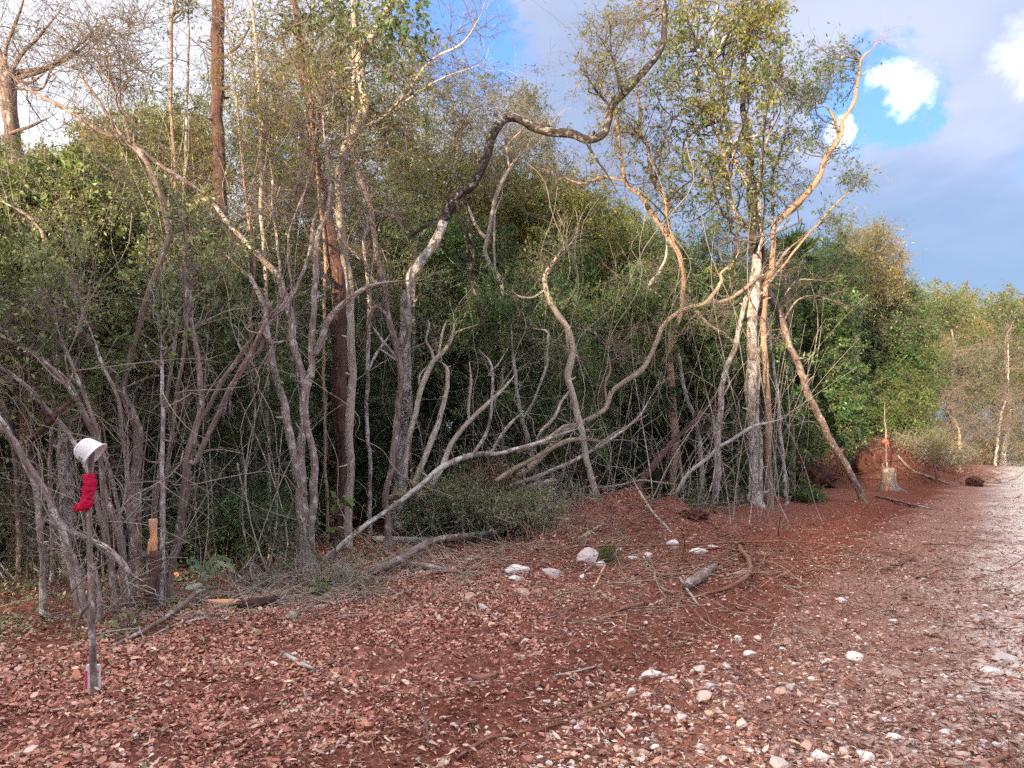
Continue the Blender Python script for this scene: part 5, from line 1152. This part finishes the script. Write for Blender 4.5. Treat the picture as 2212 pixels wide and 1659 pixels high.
def pebbles(n, size, w, name, label, cols, ylo=2.8, yhi=22.0, flat=.62):
    x, y = ground_points(n, w, ylo, yhi)
    V0 = OV[None] * (1 + R.uniform(-.28, .28, (n, len(OV), 1)))
    s = size(n)[:, None, None] * R.uniform(.65, 1.3, (n, 1, 3)) * [1, 1, flat]
    a = R.uniform(0, 6.28, n); ca, sa = np.cos(a)[:, None], np.sin(a)[:, None]
    V0 = V0 * s; X = V0[..., 0] * ca - V0[..., 1] * sa; Y = V0[..., 0] * sa + V0[..., 1] * ca
    V = np.stack([X + x[:, None], Y + y[:, None], V0[..., 2] + (height(x, y) + s[:, 0, 2] * .25)[:, None]], -1).reshape(-1, 3)
    Fc = (np.arange(n)[:, None, None] * len(OV) + OF[None]).reshape(-1, 3)
    cc = np.array(cols)[R.randint(0, len(cols), n)] * R.uniform(.75, 1.2, (n, 1))
    tag(mesh_np(name, V, [Fc], 'chips', None, {'col': ('FLOAT_COLOR', np.repeat(cc, len(OV), 0))}, smooth=False), label, kind='stuff')
pebbles(30000, lambda n: np.clip(R.gamma(1.7, .0044, n), .0035, .040), w_grav, 'gravel', 'pink and white broken limestone gravel spread over the track',
        [(.55, .36, .30), (.66, .52, .47), (.44, .25, .20), (.76, .69, .66), (.34, .17, .135), (.52, .33, .275), (.60, .44, .39)])
# clods, chips and shreds of wood
n = 60000
x, y = ground_points(n, lambda x, y: np.clip(.25 + .8 * sig((road_s(x, y) + 1.8) * 3), 0, 1), 2.8, 20.0)
z = height(x, y) + R.exponential(.008, n) + .004
dr = R.normal(0, 1, (n, 3)) * [1, 1, .28]
cp = np.array([(.44, .23, .17), (.30, .13, .10), (.55, .36, .28), (.18, .065, .05), (.64, .48, .40), (.14, .05, .04)])[R.randint(0, 6, n)] * R.uniform(.75, 1.2, (n, 1))
V, Fc, c = leaves(np.stack([x, y, z], 1), dr, R.gamma(2.5, .011, n) + .006, cp, .26, .5, R.normal(0, .4, (n, 3)) + [0, 0, 1])
tag(mesh_np('wood_debris', V, [Fc], 'chips', None, {'col': ('FLOAT_COLOR', c)}, smooth=False), 'reddish shreds of bark and wood strewn over the cleared soil', kind='stuff')
# loose twigs and rootlets
def loose(n, w, l0, l1, r, name, label, mat, ylo=2.9, yhi=20.0, rise=.12):
    x, y = ground_points(n, w, ylo, yhi)
    st_ = np.stack([x, y, height(x, y) + .008 + R.exponential(.008, n)], 1)
    p, rd = sprays(st_, R.normal(0, 1, (n, 3)) * [1, 1, rise * .5] + [0, 0, rise * .3], R.uniform(l0, l1, n), r * R.uniform(.5, 1.6, n), 6, .18)
    p[:, :, 2] = np.maximum(p[:, :, 2], height(p[:, :, 0], p[:, :, 1]) + .003)
    V, Q, B = tubes(p, rd, 4)
    tag(mesh_np(name, V, [Q], mat, None, {'bk': ('FLOAT_VECTOR', B)}), label, kind='stuff')
loose(2200, lambda x, y: np.clip(.3 + sig((road_s(x, y) + 2.5) * 2) * .7, 0, 1), .08, .45, .0035, 'loose_twigs', 'thin reddish rootlets and twigs scattered on the soil', 'root')
loose(700, lambda x, y: np.exp(-((x - 1.8) / 2.6) ** 2 - ((y - 11.3) / 2.0) ** 2), .25, 1.0, .008, 'mound_roots', 'tangled red roots and rootlets over the earth mound', 'root', 8.5, 15.0, .3)
loose(260, lambda x, y: np.exp(-((x - 14.0) / 2.8) ** 2 - ((y - 28.5) / 2.0) ** 2), .5, 1.8, .014, 'heap_roots', 'broken roots and sticks over the far earth heap', 'root', 25.0, 33.0, .5)
loose(620, lambda x, y: np.exp(-((x - 1.8) / 2.8) ** 2 - ((y - 9.4) / 2.4) ** 2), .12, .75, .006, 'wood_splinters', 'pale splinters and peeled roots over the churned ground', 'bark_tan', 6.0, 14.0, .25)
edge = lambda x, y: np.exp(-((road_s(x, y) + 4.9 - .12 * (y - 8)) / 1.1) ** 2)
loose(1100, edge, .2, .9, .0045, 'forest_edge_twigs', 'grey broken twigs heaped along the edge of the wood', 'twig_pale', 6.8, 16.0, .35)

# ------------------------------------------------------------------ heaps and bushes
def bush(name, label, cat, d, base, ell, pal, size, per, stem_w=8, spread=.35, clus=.3, twig=7, mat='twig', hang=.2, width=.42, bark='twig'):
    if name.endswith('heap') or name == 'root_tangle':
        us = [e[0] - e[2] * .7 for e in ell] + [e[0] + e[2] * .7 for e in ell]; a_, b_ = min(us), max(us); vb = base[1]
        t = Tree(label, d, [(a_, vb - 8, stem_w * .5), (a_ * .6 + b_ * .4, vb - 30, stem_w), (b_, vb - 14, stem_w * .5)], (), bark, name, cat, sides=6, flare=1, wob=.1)
    else:
        t = Tree(label, d, [(base[0], base[1], stem_w), (base[0] + R.uniform(-8, 8), base[1] - base[2], stem_w * .6)], (), bark, name, cat, sides=6, flare=1, wob=0)
    t.crown(ell, pal, size, per, spread, width, twig, mat, hang, clus, up=.2)
    return t
t = bush('brush_heap', 'grey green heap of cut brush and thin twigs in the middle under the pale limbs', 'brush', 11.9, (1040, 1165, 40),
         [(1000, 1085, 130, 40, 50), (1110, 1110, 90, 34, 36), (960, 1060, 80, 24, 20), (1160, 1090, 50, 30, 16)], 'vine', .065, 46, 10, .5, .42, 11, 'twig_pale', .1)
t.twigs(60, .9, .004, .2, .5, 3, mat='twig_pale', curl=.5)
bush('cut_bush', 'dark glossy green cut bush lying behind the grey log', 'bush', 12.2, (950, 1160, 20), [(930, 1120, 60, 32, 34), (1000, 1125, 50, 28, 24), (885, 1130, 26, 24, 10)], 'dark', .075, 46, 8, .3, .28)
bush('root_tangle', 'tangle of red roots and earth behind the cut brush', 'roots', 13.0, (1060, 1110, 40), [(1050, 1040, 60, 40, 30), (1110, 1020, 40, 30, 14)], 'rust', .03, 8, 10, .4, .35, 14, 'root', .3)
bush('leafy_bush', 'low leafy bush at the wood edge left of the big grey tree', 'bush', 15.2, (1500, 1125, 20), [(1490, 1080, 55, 40, 34), (1540, 1110, 36, 22, 14)], 'green', .09, 26, 6, .4, .3, hang=.5, width=.33)
bush('cut_bush', 'pile of cut leafy boughs at the foot of the leaning trunk', 'bush', 19.4, (1735, 1098, 14), [(1725, 1080, 60, 20, 46), (1700, 1064, 30, 16, 12), (1775, 1088, 26, 10, 10)], 'green', .12, 34, 6, .4, .35, hang=.3)
bush('leafy_bush', 'bright leafy shrub glowing green behind the thin grey pole', 'bush', 23.0, (1730, 1060, 40), [(1720, 900, 40, 70, 40), (1760, 960, 40, 40, 26)], 'bright', .13, 26, 6, .5, .4)
bush('brush_heap', 'brush and cut twigs strewn by the far earth heap', 'brush', 30, (2010, 1000, 20), [(2010, 965, 50, 24, 40), (2060, 985, 60, 14, 26), (1960, 950, 30, 14, 14)], 'grey', .11, 26, 6, .8, .7, 9, 'twig_pale')
bush('sapling', 'small leafy sapling standing past the stump on the right', 'sapling', 26, (2022, 1025, 50), [(2030, 960, 26, 30, 18)], 'olive', .10, 22, 5, .3, .4)
bush('leafy_bush', 'dark low bush in the shade between the tall trunk and the vee tree', 'bush', 11.6, (560, 1170, 30), [(560, 1110, 70, 50, 40), (500, 1140, 40, 36, 20)], 'dark', .07, 26, 6, .5, .35)
bush('leafy_bush', 'spindly bush with small pale leaves below the creeper at the left edge', 'bush', 8.6, (60, 1218, 60), [(40, 1100, 60, 80, 22), (110, 1180, 40, 30, 10)], 'vine', .06, 14, 6, .5, .4)
bush('twig_heap', 'low heap of grey twigs and wilted leaves in front of the vee tree', 'brush', 8.6, (690, 1275, 12), [(640, 1270, 90, 22, 26), (760, 1262, 60, 22, 18), (540, 1275, 60, 18, 14)], 'grey', .06, 12, 6, .35, .42, 10, 'twig_pale', .15)
bush('green_sprig', 'fresh green leafy sprig lying on the twigs below the vee tree', 'sprig', 8.0, (690, 1312, 10), [(690, 1292, 26, 14, 7)], 'vine', .11, 14, 4, .12, .14, width=.6)
bush('green_sprig', 'fresh green sprig hanging by the cut end of the forked log', 'sprig', 8.9, (800, 1292, 16), [(802, 1270, 18, 16, 6)], 'green', .11, 12, 4, .1, .14, hang=.8, width=.6)
bush('seedling', 'seedling with large heart shaped pale green leaves by the dark red trunk', 'seedling', 9.8, (724, 1200, 90), [(728, 1090, 18, 22, 4), (712, 1140, 14, 10, 3)], 'bright', .16, 2, 4, .1, .12, 4, hang=.5, width=.9)
bush('grass_tuft', 'small bright green tuft beside the largest rock', 'tuft', 9.8, (1312, 1222, 8), [(1312, 1212, 16, 8, 10)], 'bright', .12, 14, 3, .1, .10, width=.12, hang=-.6)
bush('dry_sprig', 'wilting yellowish sprig on the leaves right of the stake', 'sprig', 6.4, (276, 1382, 14), [(282, 1362, 24, 16, 6)], 'vine', .07, 8, 3, .12, .12, width=.6)
# pinnate leaf by the stems
pb_ = P(440, 1240, 7.6); pl = empty('fern_leaf', [pb_[0], pb_[1], float(height(pb_[0], pb_[1]))], 'row of rounded pale green leaflets on a low arching stalk by the left thicket', 'plant')
pa = np.array([[*P(u, v, 7.6), .004] for u, v in [(448, 1262), (440, 1235), (428, 1217), (418, 1216), (408, 1224)]]); pa2 = np.array([[*P(u, v, 7.6), .004] for u, v in [(448, 1262), (456, 1230), (470, 1213), (490, 1211), (503, 1220)]])
for q in (pa, pa2):
    sp = spline(q, .02); V, f, bk = limb(sp, 5, 0); mesh_np('stalk', V, f, 'twig', pl, {'bk': ('FLOAT_VECTOR', bk)})
    for sgn in (-1, 1):
        for j in range(len(sp) // 3, len(sp), 2):
            V, Fc, c = leaves(sp[j:j + 1, :3], np.array([[.25 * sgn, -.2, -.6 * 1.0 if sgn > 0 else .45]]), [.085], np.array([[.22, .32, .20]]) * R.uniform(.85, 1.1), .6, .2, np.array([[.0, -1., .35]]))
            mesh_np('leaf', V, [Fc], 'leaf', pl, {'col': ('FLOAT_COLOR', c)}, smooth=False)

# clods of earth with roots
def root_ball(label, u, v, d, w, h, nr=40):
    c = P(u, v, d); c[2] = float(height(c[0], c[1])) ; sx, sz = w * .5 / F * d, h / F * d
    e = empty('root_ball', c, label, 'root ball')
    V = IV * (1 + .18 * np.sin(IV[:, :1] * 4 + u) * np.sin(IV[:, 1:2] * 5 + 1) + .10 * np.sin(IV[:, 2:] * 9 + IV[:, :1] * 7) + R.normal(0, .05, (len(IV), 1)))
    mesh_np('earth', V * [sx, sx * .7, sz * .62] + c + [0, 0, sz * .4], [IF], 'soil_clod', e, smooth=False)
    st_ = unit(R.normal(0, 1, (nr, 3)) * [1, .8, .8] - [0, .5, -.2]); 
    p, rd = sprays(st_ * [sx, sx * .7, sz * .6] * .8 + c + [0, 0, sz * .4], st_ + R.normal(0, .6, st_.shape), R.uniform(.3, 1.0, nr) * sx, R.uniform(.006, .016, nr), 7, .4, .2)
    V, Q, B = tubes(p, rd, 5); o = mesh_np('rootlets', V, [Q], 'root', e, {'bk': ('FLOAT_VECTOR', B)})
root_ball('dark upturned root ball beyond the cut boughs, left of the leaning trunk', 1752, 1010, 24.5, 104, 56)
root_ball('dark root ball on the left flank of the far earth heap', 1862, 1000, 28, 70, 60)
root_ball('small clod of roots at the mound foot beside the leafy bush', 1705, 1000, 26.5, 40, 40, 20)
root_ball('low lump of rooty earth on the mound right of the leaning switch', 1500, 1150, 12.6, 60, 22, 26)
root_ball('rooty lump at the track edge under the far boughs', 2105, 1045, 26, 36, 22, 24)
# thin saplings beyond counting between the trunks
for nm_, n, mt, lab in (('sapling_thicket', 240, 'bark_grey', 'countless thin grey saplings standing between the trunks'), ('sapling_growth', 170, 'twig_pale', 'countless fine pale stems leaning through the thicket')):
    u = R.uniform(-350, 1720, n); d = np.where(u < 600, R.uniform(8.4, 14, n), R.uniform(12.5, 21, n)); x0 = (u - HU) / F * d
    p, rd = sprays(np.stack([x0, d, np.zeros(n) - .05], 1), R.normal(0, .24, (n, 3)) * [1, 1, 0] + [0, 0, 1], R.uniform(1.5, 5.5, n), R.uniform(.004, .014, n), 14, .17)
    V, Q, B = tubes(p, np.maximum(rd, .0022), 6)
    tag(mesh_np(nm_, V, [Q], mt, None, {'bk': ('FLOAT_VECTOR', B)}), lab, kind='stuff')
n = 190; K = 26
u = R.uniform(-300, 1560, n); d = np.where(u < 600, R.uniform(8.2, 13, n), R.uniform(12.0, 19, n)); t_ = np.linspace(0, 1, K)[None]
ph = R.uniform(0, 6.28, (n, 4)); am = R.uniform(.05, .30, (n, 1)); top_ = R.uniform(2.0, 6.5, (n, 1)); run = R.normal(0, 1.0, (n, 1))
px_ = ((u - HU) / F * d)[:, None] + run * t_ + am * np.sin(t_ * 9 + ph[:, :1]) + am * .4 * np.sin(t_ * 23 + ph[:, 1:2])
py_ = d[:, None] + am * np.sin(t_ * 8 + ph[:, 2:3]); pz_ = top_ * (1 - t_) + R.uniform(0, 1.2, (n, 1)) * t_ + am * .3 * np.sin(t_ * 15 + ph[:, 3:])
V, Q, B = tubes(np.stack([px_, py_, pz_], -1), np.repeat(R.uniform(.0025, .006, (n, 1)), K, 1), 4)
tag(mesh_np('hanging_vines', V, [Q], 'twig_pale', None, {'bk': ('FLOAT_VECTOR', B)}), 'thin looping vines hanging through the wood', kind='stuff')
